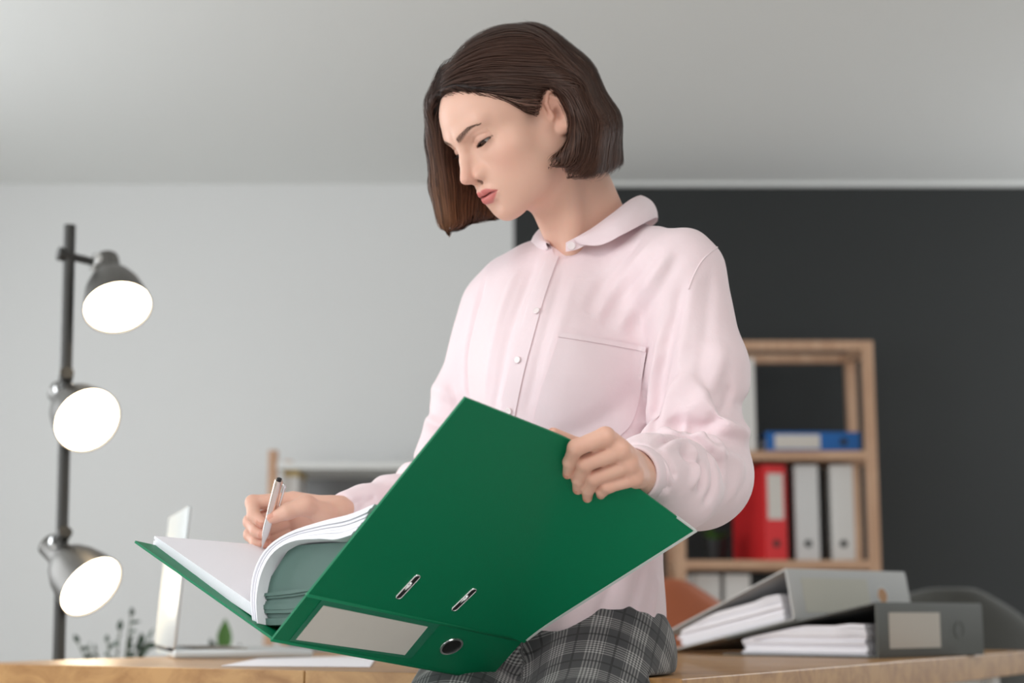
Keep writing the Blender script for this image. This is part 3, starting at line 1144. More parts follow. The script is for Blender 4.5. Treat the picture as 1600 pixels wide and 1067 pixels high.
def face_field(Q):
    """head in its own frame: x right, y forward, z up (metres, before scaling)"""
    ax = np.abs(Q[:, 0])
    A = np.stack([ax, Q[:, 1], Q[:, 2]], 1)
    d = ell(A, (0, -.014, .046), (.0735, .092, .078))
    d = smin(d, ell(A, (0, .030, .046), (.0635, .0605, .056)), .02)
    d = smin(d, ell(A, (0, .030, -.022), (.0575, .0605, .066)), .025)
    d = smin(d, ell(A, (.041, .052, -.004), (.0215, .022, .019)), .018)           # cheekbone
    d = smin(d, rc(A, (.0465, .006, -.042), (.016, .074, -.068), .0135, .0135), .026)   # jaw
    d = smin(d, rc(A, (.055, .000, -.010), (.0465, .006, -.042), .014, .0135), .02)
    d = smin(d, ell(A, (.0315, .042, -.030), (.0225, .026, .032)), .03)
    d = smin(d, ell(A, (0, .0805, -.0715), (.0165, .0155, .0145)), .016)          # chin
    d = smin(d, ell(A, (0, .070, -.040), (.031, .0275, .030)), .020)               # muzzle
    d = smin(d, rc(A, (.010, .0865, .0395), (.043, .070, .0455), .0065, .0055), .014)   # brow
    # eye sockets
    d = smax(d, -ell(A, (.0300, .0960, .0215), (.0185, .0150, .0100)), .016)
    # nose
    nose = rc(A, (0, .0850, .0330), (0, .0968, .0110), .0062, .0064)
    nose = smin(nose, rc(A, (0, .0968, .0110), (0, .1105, -.0080), .0062, .0074), .006)
    nose = smin(nose, rc(A, (0, .0880, -.0030), (.0100, .0915, -.0110), .0095, .0070), .012)
    ala = ell(A, (.0118, .0950, -.0125), (.0062, .0090, .0068))
    nose = smin(nose, ala, .005)
    nose = smin(nose, rc(A, (0, .1055, -.0140), (0, .0945, -.0195), .0042, .0042), .005)
    d = smin(d, nose, .010)
    d = smax(d, -ell(A, (.0064, .0995, -.0210), (.0034, .0062, .0050)), .0025)      # nostril
    # lids
    e = A - EYE.astype(np.float32)
    re = np.linalg.norm(e, axis=1)
    lid = re - (ER + .0016)
    d = smin(d, lid, .006)
    # crease over the upper lid
    zx = EYE[2] + .0062 - 18 * (ax - .0305) ** 2 + .09 * (ax - .0305)
    cr = np.abs(Q[:, 2] - zx) - .0004
    d = d + np.where(re < ER + .012, .0010 * np.exp(-(cr / .0011) ** 2) * sstep(.018, .012, np.abs(ax - .0305)), 0)
    # opening: narrow, gaze lowered
    t, zu, zl = lid_lines(ax)
    op = np.maximum(Q[:, 2] - zu, zl - Q[:, 2])
    op = np.maximum(op, (np.abs(t) - 1) * EHW)
    op = np.where(Q[:, 1] > EYE[1], op, .01)
    op = np.where(re < ER + .008, op, np.maximum(op, .004))
    d = smax(d, -op, .0009)
    # lips
    up = chain(A, [(.0, .0985, -.0345), (.0055, .0988, -.0335), (.0150, .0945, -.0368), (.0238, .0875, -.0405)], [.0047, .0050, .0040, .0018], .003)
    lw = chain(A, [(.0, .0968, -.0472), (.0090, .0958, -.0465), (.0170, .0915, -.0435), (.0236, .0870, -.0412)], [.0060, .0058, .0040, .0016], .003)
    d = smin(d, up, .0045)
    d = smin(d, lw, .0045)
    # parting of the lips
    zs_ = -.0402 - .0006 * np.cos(ax * 260) - 2.0 * ax * ax
    sl = np.maximum(np.abs(Q[:, 2] - zs_) - .0007 * sstep(.024, .008, ax), ax - .0235)
    sl = np.maximum(sl, .089 - 30 * ax * ax * .4 - Q[:, 1])
    d = smax(d, -sl, .0022)
    # philtrum, dimple under the lip
    d = smax(d, -ell(A, (0, .1080, -.0270), (.0028, .0050, .0050)), .005)
    d = smax(d, -ell(A, (0, .1045, -.0585), (.016, .0085, .0050)), .010)
    return d


EARH = [(.0075, .003), (.0085, .016), (.0030, .0290), (-.0090, .0325), (-.0195, .0260), (-.0225, .0120), (-.0190, -.004), (-.0120, -.0160), (-.0060, -.0240)]
EARA = [(-.003, .0220), (-.0115, .0150), (-.0140, .003), (-.0100, -.0090), (-.0035, -.0150)]


def ear_field(Q):
    ax = np.abs(Q[:, 0])
    # ear leaf stands off the head towards the back
    y = (Q[:, 1] + .0125) * 1.12; z = (Q[:, 2] - .000) * 1.09
    yr = y * .96 + z * .26; zr = z * .96 - y * .26            # tilt
    out = ax - (.0690 + .33 * np.clip(.008 - yr, 0, .05))
    E = np.stack([out, yr, zr], 1)
    h = chain(E, [(.0025, a, b) for a, b in EARH], [.0022, .0032, .0036, .0036, .0035, .0033, .0032, .0034, .0050], .002)
    pl = ell(E, (-.0018, -.0080, .0060), (.0035, .0145, .0250))
    lobe = ell(E, (.0005, -.0015, -.0235), (.0045, .0078, .0085))
    an = chain(E, [(.0012, a, b) for a, b in EARA], [.0022, .0030, .0032, .0030, .0026], .002)
    tr = ell(E, (.0020, .0065, -.0035), (.0030, .0035, .0060))
    d = smin(smin(h, pl, .004), smin(lobe, an, .004), .004)
    d = smax(d, -ell(E, (.0036, -.0040, -.0020), (.0062, .0064, .0092)), .003)
    d = smax(d, -chain(E, [(.0052, .0035, .0160), (.0055, -.0060, .0240), (.0055, -.0150, .0190), (.0052, -.0180, .0070)], [.0022, .0026, .0024, .0018], .002), .002)
    d = smin(d, tr, .004)
    return d


def head_field(P):
    Q = head_l(P)
    d = face_field(Q)
    d = smin(d, ear_field(Q), .004) * HS
    n = rc(P, neck_t, neck_b, .0500, .0520)
    n = smin(n, rc(P, head_w((0, .012, -.050)), at(905, 408, 2.045), .024, .026), .03)
    # sternomastoid cord on the near side
    n = smin(n, rc(P, head_w((-.052, -.020, -.035)), at(896, 398, 2.008), .011, .010), .018)
    d = smin(d, n, .022)
    d = smin(d, ell(P, at(912, 462, 2.075), (.050, .050, .050), np.eye(3)), .03)
    return d


def skin_color(V):
    Q = head_l(V.astype(np.float32)).astype(float)
    ax = np.abs(Q[:, 0])
    base = np.tile(lin(228, 182, 161), (len(V), 1))
    g = lambda c, s: np.exp(-(((ax - c[0]) / s[0]) ** 2 + ((Q[:, 1] - c[1]) / s[1]) ** 2 + ((Q[:, 2] - c[2]) / s[2]) ** 2))
    def mix(m, col):
        nonlocal base
        base = base * (1 - m[:, None]) + np.asarray(col) * m[:, None]
    mix(.30 * g((.045, .062, -.012), (.020, .03, .018)), lin(218, 146, 128))
    mix(.40 * g((0, .108, -.006), (.012, .02, .010)), lin(222, 158, 142))
    mix(.45 * np.clip(g((.075, -.01, .01), (.02, .03, .04)), 0, 1), lin(214, 146, 124))
    # lips
    zmid = -.0402 - 2.0 * ax * ax
    upz = -.0310 - .0012 * np.exp(-(ax / .0025) ** 2) - 33 * np.clip(ax - .006, 0, 1) ** 2
    loz = -.0532 + 21 * ax * ax
    front = Q[:, 1] > .0845
    ml = sstep(-.0008, .0008, upz - Q[:, 2]) * sstep(-.0010, .0010, Q[:, 2] - loz) * sstep(.0250, .0235, ax) * front
    mix(.92 * ml, lin(206, 112, 108))
    ins_ = np.exp(-((Q[:, 2] - zmid + .0004) / .0011) ** 2) * sstep(.0235, .019, ax) * front
    mix(.7 * ins_, lin(110, 46, 46))
    mix(.55 * (ell(np.stack([ax, Q[:, 1], Q[:, 2]], 1).astype(np.float32), (.0064, .0995, -.0210), (.0032, .0060, .0048)) < .0003), lin(96, 44, 36))
    # darker lid tint, lash line
    e = np.stack([ax, Q[:, 1], Q[:, 2]], 1) - EYE
    re = np.linalg.norm(e, axis=1)
    t, zu, zl = lid_lines(ax)
    near_ = (re < ER + .006) * (np.abs(t) < 1.12)
    mix(.35 * near_ * sstep(.012, .002, np.abs(Q[:, 2] - zu - .004)), lin(204, 150, 132))
    mix(.85 * near_ * np.exp(-((Q[:, 2] - zu) / .0009) ** 2) * (Q[:, 1] > EYE[1]), lin(60, 38, 32))
    # soft brow under the brow hairs
    bz = np.interp(ax, [.008, .014, .032, .040, .047], [.0372, .0392, .0440, .0438, .0408])
    bw = np.interp(ax, [.006, .012, .030, .045, .049], [.0020, .0040, .0032, .0011, .0004])
    mb = sstep(1.25, .5, np.abs(Q[:, 2] - bz) / bw) * sstep(.006, .010, ax) * sstep(.049, .045, ax) * (Q[:, 1] > .03)
    mix(.5 * mb, lin(122, 92, 80))
    mix(.6 * np.exp(-((ax - .0705) / .004) ** 2 - ((Q[:, 1] + .0165) / .006) ** 2 - ((Q[:, 2] + .001) / .009) ** 2), lin(150, 88, 70))  # shade of the ear hollow painted into the skin
    # fine hair at the temple
    mix(.45 * g((.068, .016, .012), (.02, .012, .016)), lin(92, 62, 50))
    return base


def skin_material():
    m, nt, b = newmat('skin')
    vc = N(nt, 'ShaderNodeVertexColor', layer_name='col')
    nt.links.new(vc.outputs['Color'], b.inputs['Base Color'])
    b.inputs['Roughness'].default_value = .48
    b.inputs['Specular IOR Level'].default_value = .4
    b.inputs['Subsurface Weight'].default_value = .22
    b.inputs['Subsurface Radius'].default_value = (1.0, .35, .2)
    b.inputs['Subsurface Scale'].default_value = .006
    tc = N(nt, 'ShaderNodeTexCoord')
    nz = N(nt, 'ShaderNodeTexNoise', Scale=900.0, Detail=2.0)
    nt.links.new(tc.outputs['Object'], nz.inputs['Vector'])
    bp = N(nt, 'ShaderNodeBump', Strength=.06, Distance=.0004)
    nt.links.new(nz.outputs['Fac'], bp.inputs['Height'])
    nt.links.new(bp.outputs[0], b.inputs['Normal'])
    return m


M_skin = skin_material()
person = empty('person', (PELV[0], PELV[1], 0), 0, 'woman in a pale pink blouse and grey checked trousers writing in a green binder', 'person')
BODY = []          # (V, F) pieces of the one body mesh

c = head_w((0, 0, .02))
hv, hf = mesh_sdf(head_field, c - [.14, .15, .20], c + [.14, .17, .15], .00125)
HEADV, HEADF = hv, hf
BODY.append((hv, hf))
# ------------------------------------------------------------------ hands
def on_cov(px, py, off):
    """point at a height over the cover, seen at the given pixel"""
    return cover_px(px - 660 * off, py - 1070 * off) + NCOV * off


EDGEM = cover_pt(.66, 1.0)
# extension of the cover plane past its edge, for the knuckles
PLN = NCOV
def ext(px, py, off):
    return atplane(px, py, cover_pt(.62, 1.0) + NCOV * off, NCOV)


L_f = [
    [on_cov(946, 682, -.004), on_cov(900, 700, .0100), on_cov(890, 722, .0090), on_cov(887, 741, .0054)],
    [on_cov(971, 703, -.002), on_cov(915, 724, .0115), on_cov(904, 749, .0100), on_cov(903, 765, .0056)],
    [on_cov(984, 725, .000), on_cov(929, 746, .0120), on_cov(919, 765, .0105), on_cov(918, 778, .0056)],
    [on_cov(993, 746, .002), on_cov(950, 759, .0110), on_cov(941, 767, .0092), on_cov(939, 773, .0050)],
]
L_r = [[.0106, .0083, .0066, .0053], [.0106, .0086, .0068, .0055], [.0102, .0082, .0066, .0053], [.0094, .0076, .0063, .0050]]
WRL = at(994, 741, 1.738)
L_th = [on_cov(1000, 742, -.036), on_cov(948, 722, -.028), on_cov(904, 697, -.0125), on_cov(864, 678, -.0100)]
L_thr = [.0130, .0110, .0088, .0070]
pal_back = nrm(WRL - (L_f[0][0] + L_f[3][0]) / 2)


def hand_field(P, fing, fr, th, thr, wr, elb, wrad=(.0215, .0265), spread=.010, kf=.0016, web=0.0):
    mid = (fing[0][0] + fing[3][0]) / 2
    ax = nrm(fing[3][0] - fing[0][0])
    d = rc(P, wr, elb, wrad[0] * .92, wrad[1] * 1.35)
    pal = None
    for i, (f_, r) in enumerate(zip(fing, fr)):
        base = wr + ax * spread * (i - 1.5) * .75
        e = rc(P, f_[0], base, r[0] * 1.0, .0150)
        pal = e if pal is None else smin(pal, e, .012)
    d = smin(d, pal, .020)
    for f_, r in zip(fing, fr):
        e = smin(rc(P, f_[0], f_[1], r[0] * .96, r[1]), smin(rc(P, f_[1], f_[2], r[1], r[2]), rc(P, f_[2], f_[3], r[2], r[3]), .003), .004)
        d = smin(d, e, kf)
    if web:
        for i in range(3):
            a_, b_ = fing[i], fing[i + 1]
            for k in (.12, .34, .55):
                e = rc(P, a_[0] * (1 - k) + a_[1] * k - NCOV * .0045, b_[0] * (1 - k) + b_[1] * k - NCOV * .0045, web, web)
                d = smin(d, e, .002)
    t = smin(rc(P, th[0], th[1], thr[0], thr[1]), smin(rc(P, th[1], th[2], thr[1], thr[2]), rc(P, th[2], th[3], thr[2], thr[3]), .004), .006)
    t = smin(t, rc(P, th[0], wr, thr[0], .015), .012)
    d = smin(d, t, .007)
    # knuckle hollows between the metacarpal heads
    for i in range(3):
        g = (fing[i][0] + fing[i + 1][0]) / 2
        d = d + .0016 * np.exp(-(np.linalg.norm(P - g.astype(np.float32), axis=1) / .007) ** 2)
    return d


YP = float(PENTIP[1])
def pr(px, py, dy): return at(px, py, YP + dy)
R_f = [
    [pr(458, 781, .020), pr(395, 785, .014), pr(396, 805, -.002), pr(410, 817, -.010)],
    [pr(455, 794, .036), pr(392, 815, .024), pr(401, 829, .006), pr(414, 835, -.001)],
    [pr(457, 812, .046), pr(392, 835, .034), pr(401, 847, .018), pr(416, 849, .012)],
    [pr(464, 826, .052), pr(403, 848, .044), pr(410, 856, .034), pr(424, 856, .028)],
]
R_r = [[.0110, .0092, .0080, .0066], [.0110, .0094, .0082, .0068], [.0105, .0089, .0078, .0066], [.0095, .0080, .0070, .0060]]
R_th = [pr(508, 806, -.012), pr(478, 789, -.030), pr(449, 799, -.034), pr(427, 808, -.028)]
R_thr = [.0135, .0120, .0098, .0080]
WRR = pr(528, 808, .012)
ELR = at(706, 775, 2.19)

lh = lambda P: hand_field(P, L_f, L_r, L_th, L_thr, WRL, ELL, web=.0050)
rh = lambda P: hand_field(P, R_f, R_r, R_th, R_thr, WRR, ELR)
for fld, fg, wr, el in ((lh, L_f, WRL, ELL), (rh, R_f, WRR, ELR)):
    pts = np.array([p for f_ in fg for p in f_] + list(L_th if fld is lh else R_th) + [wr + nrm(el - wr) * .05])
    v, f_ = mesh_sdf(fld, pts.min(0) - .03, pts.max(0) + .03, .0011)
    keep = ((v - wr) @ nrm(el - wr)) < .06
    BODY.append((v, f_[keep[f_].all(1)]))

# nails and knuckle colour
EXTRA_COL = []


def nail_col(fing, ths, nail):
    def fn(V, col):
        for k, f_ in enumerate(list(fing) + [ths]):
            tip, dip = f_[3], f_[2]
            d = nrm(tip - dip)
            pp = f_[1]
            # back of the finger: away from the bend
            b = nrm((dip - (pp + tip) / 2)); b = nrm(b - d * np.dot(b, d))
            if k == 4: b = nail
            q = V - tip
            a = q @ d; h = q @ b
            s_ = np.cross(d, b); w = q @ s_
            m = ((a > -.0045) & (a < .0062) & (h > .0015) & (np.abs(w) < .0046) & (np.linalg.norm(q, axis=1) < .012))
            col[m] = col[m] * .25 + lin(204, 142, 120) * .75
            r = np.linalg.norm(q, axis=1)
            m2 = np.exp(-(r / .010) ** 2)[:, None] * .35
            col = col * (1 - m2) + lin(222, 148, 128) * m2
            for j in (0, 1):
                r = np.linalg.norm(V - f_[j], axis=1)
                m2 = np.exp(-(r / .012) ** 2)[:, None] * .28
                col = col * (1 - m2) + lin(216, 148, 126) * m2
        return col
    return fn


EXTRA_COL.append(nail_col(L_f, L_th, -NCOV))
EXTRA_COL.append(nail_col(R_f, R_th, nrm(np.array([-.2, -1, .5]))))

# ------------------------------------------------------------------ rest of the body under the clothes (coarser)
HIPR = PELV + nrm(SHR - SHL) * .085 * np.array([1, 1, 0]) + np.array([0, 0, -.03])
HIPL = PELV + nrm(SHL - SHR) * .085 * np.array([1, 1, 0]) + np.array([0, 0, -.03])
FACE = -d2                                    # she sits on the front edge, legs away from the desk
KNR = at(640, 1140, 1.74) * [1, 1, 0] + [0, 0, .575]
KNL = at(850, 1140, 1.70) * [1, 1, 0] + [0, 0, .535]
ANR = KNR * [1, 1, 0] + FACE * .01 + [0, 0, .105]
ANL = KNL * [1, 1, 0] + FACE * .02 + [0, 0, .105]
KNR, KNL, ANR, ANL = map(np.asarray, (KNR, KNL, ANR, ANL))
TOEX = nrm(FACE)


def body_field(P):
    ym = nrm((SHL - SHR) * [1, 1, 0])
    R = np.stack([ym, nrm(np.cross([0, 0, 1], ym)), [0, 0, 1.]], 1)
    d = ell(P, CHEST, (.128, .088, .118), R)
    d = smin(d, ell(P, WAIST, (.112, .082, .14), R), .06)
    d = smin(d, ell(P, PELV + [0, 0, -.01], (.145, .100, .105), R), .06)
    d = smin(d, rc(P, neck_b + [0, 0, -.04], SHL, .032, .040), .03)
    d = smin(d, rc(P, neck_b + [0, 0, -.045], SHR, .030, .038), .03)
    for sh_, el, wr in ((SHL, ELL, WRL), (SHR, ELR, WRR)):
        d = smin(d, smin(rc(P, sh_, el, .041, .034), rc(P, el, wr, .033, .0205), .02), .03)
    for hp, kn, an in ((HIPR, KNR, ANR), (HIPL, KNL, ANL)):
        d = smin(d, smin(rc(P, hp, kn, .072, .050), rc(P, kn, an, .048, .032), .03), .05)
        d = smin(d, rc(P, an + [0, 0, -.03], an + TOEX * .13 + [0, 0, -.078], .030, .020), .02)
    dk = np.maximum(P[:, 2] - (TZ + .012), -((P - P0.astype(np.float32)) @ d2.astype(np.float32)) - .012)
    return smax(d, -dk, .006)


lo = np.min([SHR, SHL, KNR, KNL, ANR, ANL, WRR, PELV], 0) - [.08, .16, .12]
hi = np.max([SHR, SHL, KNR, KNL, ANR, ANL, WRL, PELV, ELL], 0) + [.12, .14, .08]
bv, bf = mesh_sdf(body_field, lo, hi, .007)
# the neck and the hands have their own finer surface
cut = ((bv - WRL) @ nrm(ELL - WRL) < .02) & (np.linalg.norm(bv - WRL, axis=1) < .12)
cut |= ((bv - WRR) @ nrm(ELR - WRR) < .02) & (np.linalg.norm(bv - WRR, axis=1) < .12)
BODY.append((bv, bf[~cut[bf].any(1)]))

# ------------------------------------------------------------------ pen
pt = pr(436, 750, -.055)
tp = PENTIP + np.array([0, 0, .0008])
pd = nrm(pt - tp)
pen = empty('pen', tp, 0, 'slim rose gold and silver ballpoint pen in the writing hand', 'pen')
M_pen = plain('rose gold metal', srgb(226, 208, 198), .2, 1.0)
Mp = zframe(pd, tp)
Lp = float(np.linalg.norm(pt - tp))
MB().lathe([(0, 0), (.0008, .0005), (.0010, .004), (.0028, .014), (.0034, .018), (.0034, .019), (0, .019)], Mp, 20).build('tip', M_chrome, pen, autosmooth=40)
MB().lathe([(0, .019), (.0040, .019), (.0048, .030), (.0050, .055), (0, .055)], Mp, 24).build('grip', M_chrome, pen, autosmooth=40)
MB().lathe([(0, .055), (.0050, .055), (.0052, .060), (.0052, Lp - .002), (.0048, Lp), (0, Lp)], Mp, 24).build('barrel', M_pen, pen, autosmooth=40)
MB().lathe([(0, Lp), (.0032, Lp), (.0032, Lp + .002), (0, Lp + .003)], Mp, 16).build('button', M_black, pen, autosmooth=40)
cs = nrm(np.cross(pd, nrm(ray(430, 790))))
cs = cs if cs[0] > 0 else -cs
cl0 = tp + pd * (Lp - .004)
MB().tube([cl0 + cs * .005, cl0 + cs * .0085 - pd * .003, cl0 + cs * .0085 - pd * .036, cl0 + cs * .0065 - pd * .040], [.0016, .0018, .0015, .0012], 8).build('clip', M_chrome, pen, smooth=True)
# ------------------------------------------------------------------ blouse
ym = nrm((SHL - SHR) * [1, 1, 0])
TR = np.stack([ym, nrm(np.cross([0, 0, 1], ym)), [0, 0, 1.]], 1)       # columns: her left, back, up


def fsin(x): return np.sin(x) + .35 * np.sin(2 * x + .8)


def arm_fold(P, a, b, c, amp, seed):
    """drapery of a sleeve: rings that bunch up on the inner side of the elbow"""
    d1_, d2_ = nrm(b - a), nrm(c - b)
    inn = nrm((a + c) / 2 - b)
    q = P - b.astype(np.float32)
    s = np.minimum(q @ d1_.astype(np.float32), 0) + np.maximum(q @ d2_.astype(np.float32), 0)
    side = q @ inn.astype(np.float32)
    lat = q @ np.cross(inn, d1_).astype(np.float32)
    w = s * 72 + lat * 30 + 1.3 * np.sin(side * 60 + seed) + .9 * np.sin(lat * 70 + seed * 2)
    g = np.exp(-(s / .085) ** 2)
    w2 = s * 30 + lat * 85 + 1.2 * np.sin(s * 25 + seed * 3)
    return amp * (g * np.clip(.25 + side / .045, 0, 1.25) * fsin(w + seed) + .32 * (1 - .6 * g) * fsin(w2))


HEMX = np.array([-.20, -.03, .00, .05, .10, .16, .22, .30])
HEMZ = np.array([.772, .764, .775, .800, .804, .792, .782, .780])


def blouse_field(P):
    d = ell(P, CHEST + [0, 0, .005], (.150, .104, .150), TR)
    d = smin(d, ell(P, at(850, 590, 1.99), (.075, .055, .085), TR), .07)         # bust
    d = smin(d, ell(P, WAIST + [.004, 0, 0], (.146, .104, .20), TR), .07)
    d = smin(d, ell(P, PELV + [.004, 0, .0], (.150, .118, .125), TR), .06)
    d = smin(d, rc(P, neck_b + [.022, .004, .006], SHL + [-.014, 0, .000], .046, .053), .04)
    d = smin(d, rc(P, neck_b + [-.030, .020, -.026], SHR + [.010, 0, .0], .052, .050), .05)
    d = smin(d, rc(P, neck_b + [-.006, 0, -.025], neck_b + nrm(neck_t - neck_b) * .018, .066, .0580), .03)     # rises to the collar
    d = smin(d, rc(P, at(882, 420, 2.055), at(800, 452, 2.12), .034, .042), .03)
    # drape of the torso
    q = (P - CHEST.astype(np.float32)) @ TR.astype(np.float32)
    zz = q[:, 2]
    ang = q[:, 0] * 1.0 + q[:, 1] * .25
    low = sstep(.0, -.25, zz)
    w = ang * (52 + 10 * np.sin(zz * 9)) + 1.6 * np.sin(zz * 8 + 1) + zz * 6
    d = d + (.0012 + .0050 * low) * fsin(w)
    # soft diagonals from the near shoulder to the chest
    w = (q[:, 0] * .8 + zz * .75) * 62 + 1.4 * np.sin(q[:, 0] * 17 - zz * 13)
    g = np.exp(-(((q[:, 0] - .06) / .07) ** 2 + ((zz - .10) / .08) ** 2))
    d = d + .0021 * g * fsin(w)
    # pull lines beside the arm
    w = (q[:, 0] * .9 - zz * .35) * 75 + np.sin(zz * 22)
    g = np.exp(-(((q[:, 0] - .125) / .035) ** 2 + ((zz + .03) / .13) ** 2))
    d = d + .0032 * g * fsin(w)
    # sleeves
    sl = chain(P, [SHL, SHL * .5 + ELL * .5 + [.010, 0, 0], ELL + [.0, 0, .0]], [.051, .0555, .058], .02)
    sl = smin(sl, chain(P, [ELL, ELL * .5 + WRL * .5 + [0, 0, -.010], WRL + nrm(ELL - WRL) * .040, WRL + nrm(ELL - WRL) * .012, WRL], [.059, .054, .040, .0285, .0270], .02), .035)
    sl = sl + arm_fold(P, SHL, ELL, WRL, .0066, .6)
    sr = chain(P, [SHR, SHR * .5 + ELR * .5 + [-.006, 0, 0], ELR], [.047, .050, .052], .02)
    sr = smin(sr, chain(P, [ELR, ELR * .5 + WRR * .5 + [0, 0, -.006], WRR + nrm(ELR - WRR) * .045, WRR + nrm(ELR - WRR) * .014, WRR], [.052, .045, .032, .0225, .0215], .02), .035)
    sr = sr + arm_fold(P, SHR, ELR, WRR, .0070, 2.1)
    for wr, el, k in ((WRL, ELL, 0), (WRR, ELR, 1)):
        cutp = .006 - (P - wr.astype(np.float32)) @ nrm(el - wr).astype(np.float32)
        if k == 0: sl = smax(sl, cutp, .003)
        else: sr = smax(sr, cutp, .003)
    d = smin(d, sl, .022)
    d = smin(d, sr, .022)
    # hem and neck opening
    hz = np.interp(P[:, 0], HEMX, HEMZ) + .004 * np.sin(P[:, 0] * 55 + P[:, 1] * 40)
    d = smax(d, hz - P[:, 2], .004)
    nk = rc(P, neck_t, neck_b + nrm(neck_b - neck_t) * .010, .0550, .0550)
    for Yn in (1.94, 1.97, 2.0, 2.03):
        nk = np.minimum(nk, rc(P, at(878, 376, Yn), at(875, 410, Yn - .008), .018, .0025))
    d = smax(d, -nk, .004)
    return d


lo = np.min([SHR, SHL, PELV, WRR, WRL, ELL, ELR], 0) - [.10, .16, .08]
hi = np.max([SHR, SHL, PELV, WRR, WRL, ELL, ELR], 0) + [.10, .12, .12]
lo[2] = .745
bvv, bff = mesh_sdf(blouse_field, lo, hi, .0026)
bvv = relax(bvv, bff, 1, .4)
BB = BVHTree.FromPolygons([tuple(v) for v in bvv], [tuple(f_) for f_ in bff.tolist()])
# folds worked into the cloth: (points along the fold, width, depth; + pushes in, - pulls out)
FOLDS = [
    ([(1024, 700), (1044, 684), (1070, 680), (1096, 686), (1114, 702), (1126, 724), (1131, 752)], .0055, .0105),
    ([(1034, 706), (1052, 694), (1074, 698), (1085, 716), (1086, 740), (1078, 765)], .0065, -.0075),
    ([(1062, 706), (1078, 716), (1092, 726), (1098, 746), (1092, 770)], .0050, .0070),
    ([(1048, 652), (1060, 664), (1080, 669), (1104, 668), (1132, 652)], .0095, .0110),
    ([(1036, 668), (1062, 674), (1092, 676), (1120, 690), (1136, 716)], .0055, -.0050),
    ([(1022, 722), (1036, 745), (1047, 768)], .0042, .0050),
    ([(1030, 704), (1048, 724), (1057, 748)], .0042, .0050),
    ([(1104, 700), (1116, 730), (1116, 762), (1100, 790)], .0060, .0065),
    ([(1064, 450), (1054, 500), (1044, 550), (1036, 600), (1030, 645)], .0065, .0050),
    ([(1084, 425), (1076, 480), (1066, 540), (1060, 590)], .0080, -.0030),
    ([(1112, 420), (1106, 480), (1100, 540), (1088, 600)], .0090, .0030),
    ([(1130, 540), (1118, 590), (1090, 630), (1062, 645)], .0100, -.0040),
    ([(1142, 600), (1130, 640), (1104, 652)], .0070, .0040),
    ([(1000, 376), (968, 410), (936, 452), (918, 490)], .0085, .0036),
    ([(1032, 384), (1002, 424), (968, 470), (944, 512)], .0085, .0040),
    ([(1062, 396), (1038, 440), (1008, 486), (984, 526)], .0085, .0040),
    ([(1016, 380), (986, 416), (954, 460), (932, 500)], .0070, -.0026),
    ([(1048, 390), (1020, 432), (988, 478), (964, 518)], .0070, -.0026),
    ([(1046, 500), (1034, 560), (1026, 620), (1022, 680)], .0060, .0060),
    ([(1032, 520), (1020, 590), (1012, 660)], .0055, -.0040),
    ([(880, 420), (862, 480), (846, 540), (832, 600), (822, 650)], .0060, .0028),
    ([(900, 430), (880, 490), (862, 545), (850, 600)], .0080, -.0024),
    ([(836, 410), (812, 470), (792, 530), (778, 600), (770, 650)], .0070, .0030),
    ([(810, 420), (786, 480), (768, 550), (758, 620)], .0080, -.0026),
    ([(756, 440), (738, 500), (728, 560), (730, 610), (738, 650)], .0060, .0070),
    ([(700, 600), (712, 640), (706, 670)], .0060, .0040),
    ([(860, 690), (910, 670), (960, 640), (1000, 600)], .0120, .0040),
    ([(1010, 840), (1000, 900), (986, 950), (970, 985)], .0070, .0050),
    ([(1028, 900), (1020, 950), (1012, 1000)], .0070, -.0040),
    ([(960, 900), (944, 940), (930, 980)], .0070, .0040),
    ([(540, 790), (556, 784), (572, 776)], .0035, .0030),
    ([(560, 796), (576, 782), (588, 776)], .0040, .0035),
]


def fold_in(V, Nn):
    disp = np.zeros(len(V))
    for pts, wd, dp in FOLDS:
        S_ = []
        for x, y in spline(np.array(pts, float), 110):
            h_ = BB.ray_cast(Vector(CAM), Vector(nrm(ray(x, y))))
            if h_[0] is not None: S_.append(np.array(h_[0]))
        if len(S_) < 4: continue
        S_ = np.array(S_)
        lo_, hi_ = S_.min(0) - 3 * wd, S_.max(0) + 3 * wd
        m = np.where(((V > lo_) & (V < hi_)).all(1))[0]
        if not len(m): continue
        D_2 = ((V[m][:, None, :] - S_[None]) ** 2).sum(2)
        k = D_2.argmin(1)
        dd = np.sqrt(D_2[np.arange(len(m)), k])
        tt = k / (len(S_) - 1)
        disp[m] += -dp * np.exp(-(dd / wd) ** 2) * np.clip(np.minimum(tt * 5, (1 - tt) * 5) + .15, 0, 1)
    return V + Nn * disp[:, None]


bvv = fold_in(bvv, normals(bvv, bff))
bvv = relax(bvv, bff, 1, .3)
m_, nt, b = newmat('pale pink crepe')
b.inputs['Base Color'].default_value = srgb(243, 221, 225)
b.inputs['Roughness'].default_value = .62
b.inputs['Sheen Weight'].default_value = .25
b.inputs['Specular IOR Level'].default_value = .3
b.inputs['Subsurface Weight'].default_value = .08
b.inputs['Subsurface Radius'].default_value = (1, .5, .5)
b.inputs['Subsurface Scale'].default_value = .006
tc = N(nt, 'ShaderNodeTexCoord')
nz = N(nt, 'ShaderNodeTexNoise', Scale=1400.0, Detail=2.0)
nt.links.new(tc.outputs['Object'], nz.inputs['Vector'])
nz2 = N(nt, 'ShaderNodeTexNoise', Scale=38.0, Detail=3.0, Roughness=.55, Distortion=.4)
nt.links.new(tc.outputs['Object'], nz2.inputs['Vector'])
b1 = N(nt, 'ShaderNodeBump', Strength=.12, Distance=.0003)
nt.links.new(nz.outputs['Fac'], b1.inputs['Height'])
b2 = N(nt, 'ShaderNodeBump', Strength=.22, Distance=.004)
nt.links.new(nz2.outputs['Fac'], b2.inputs['Height'])
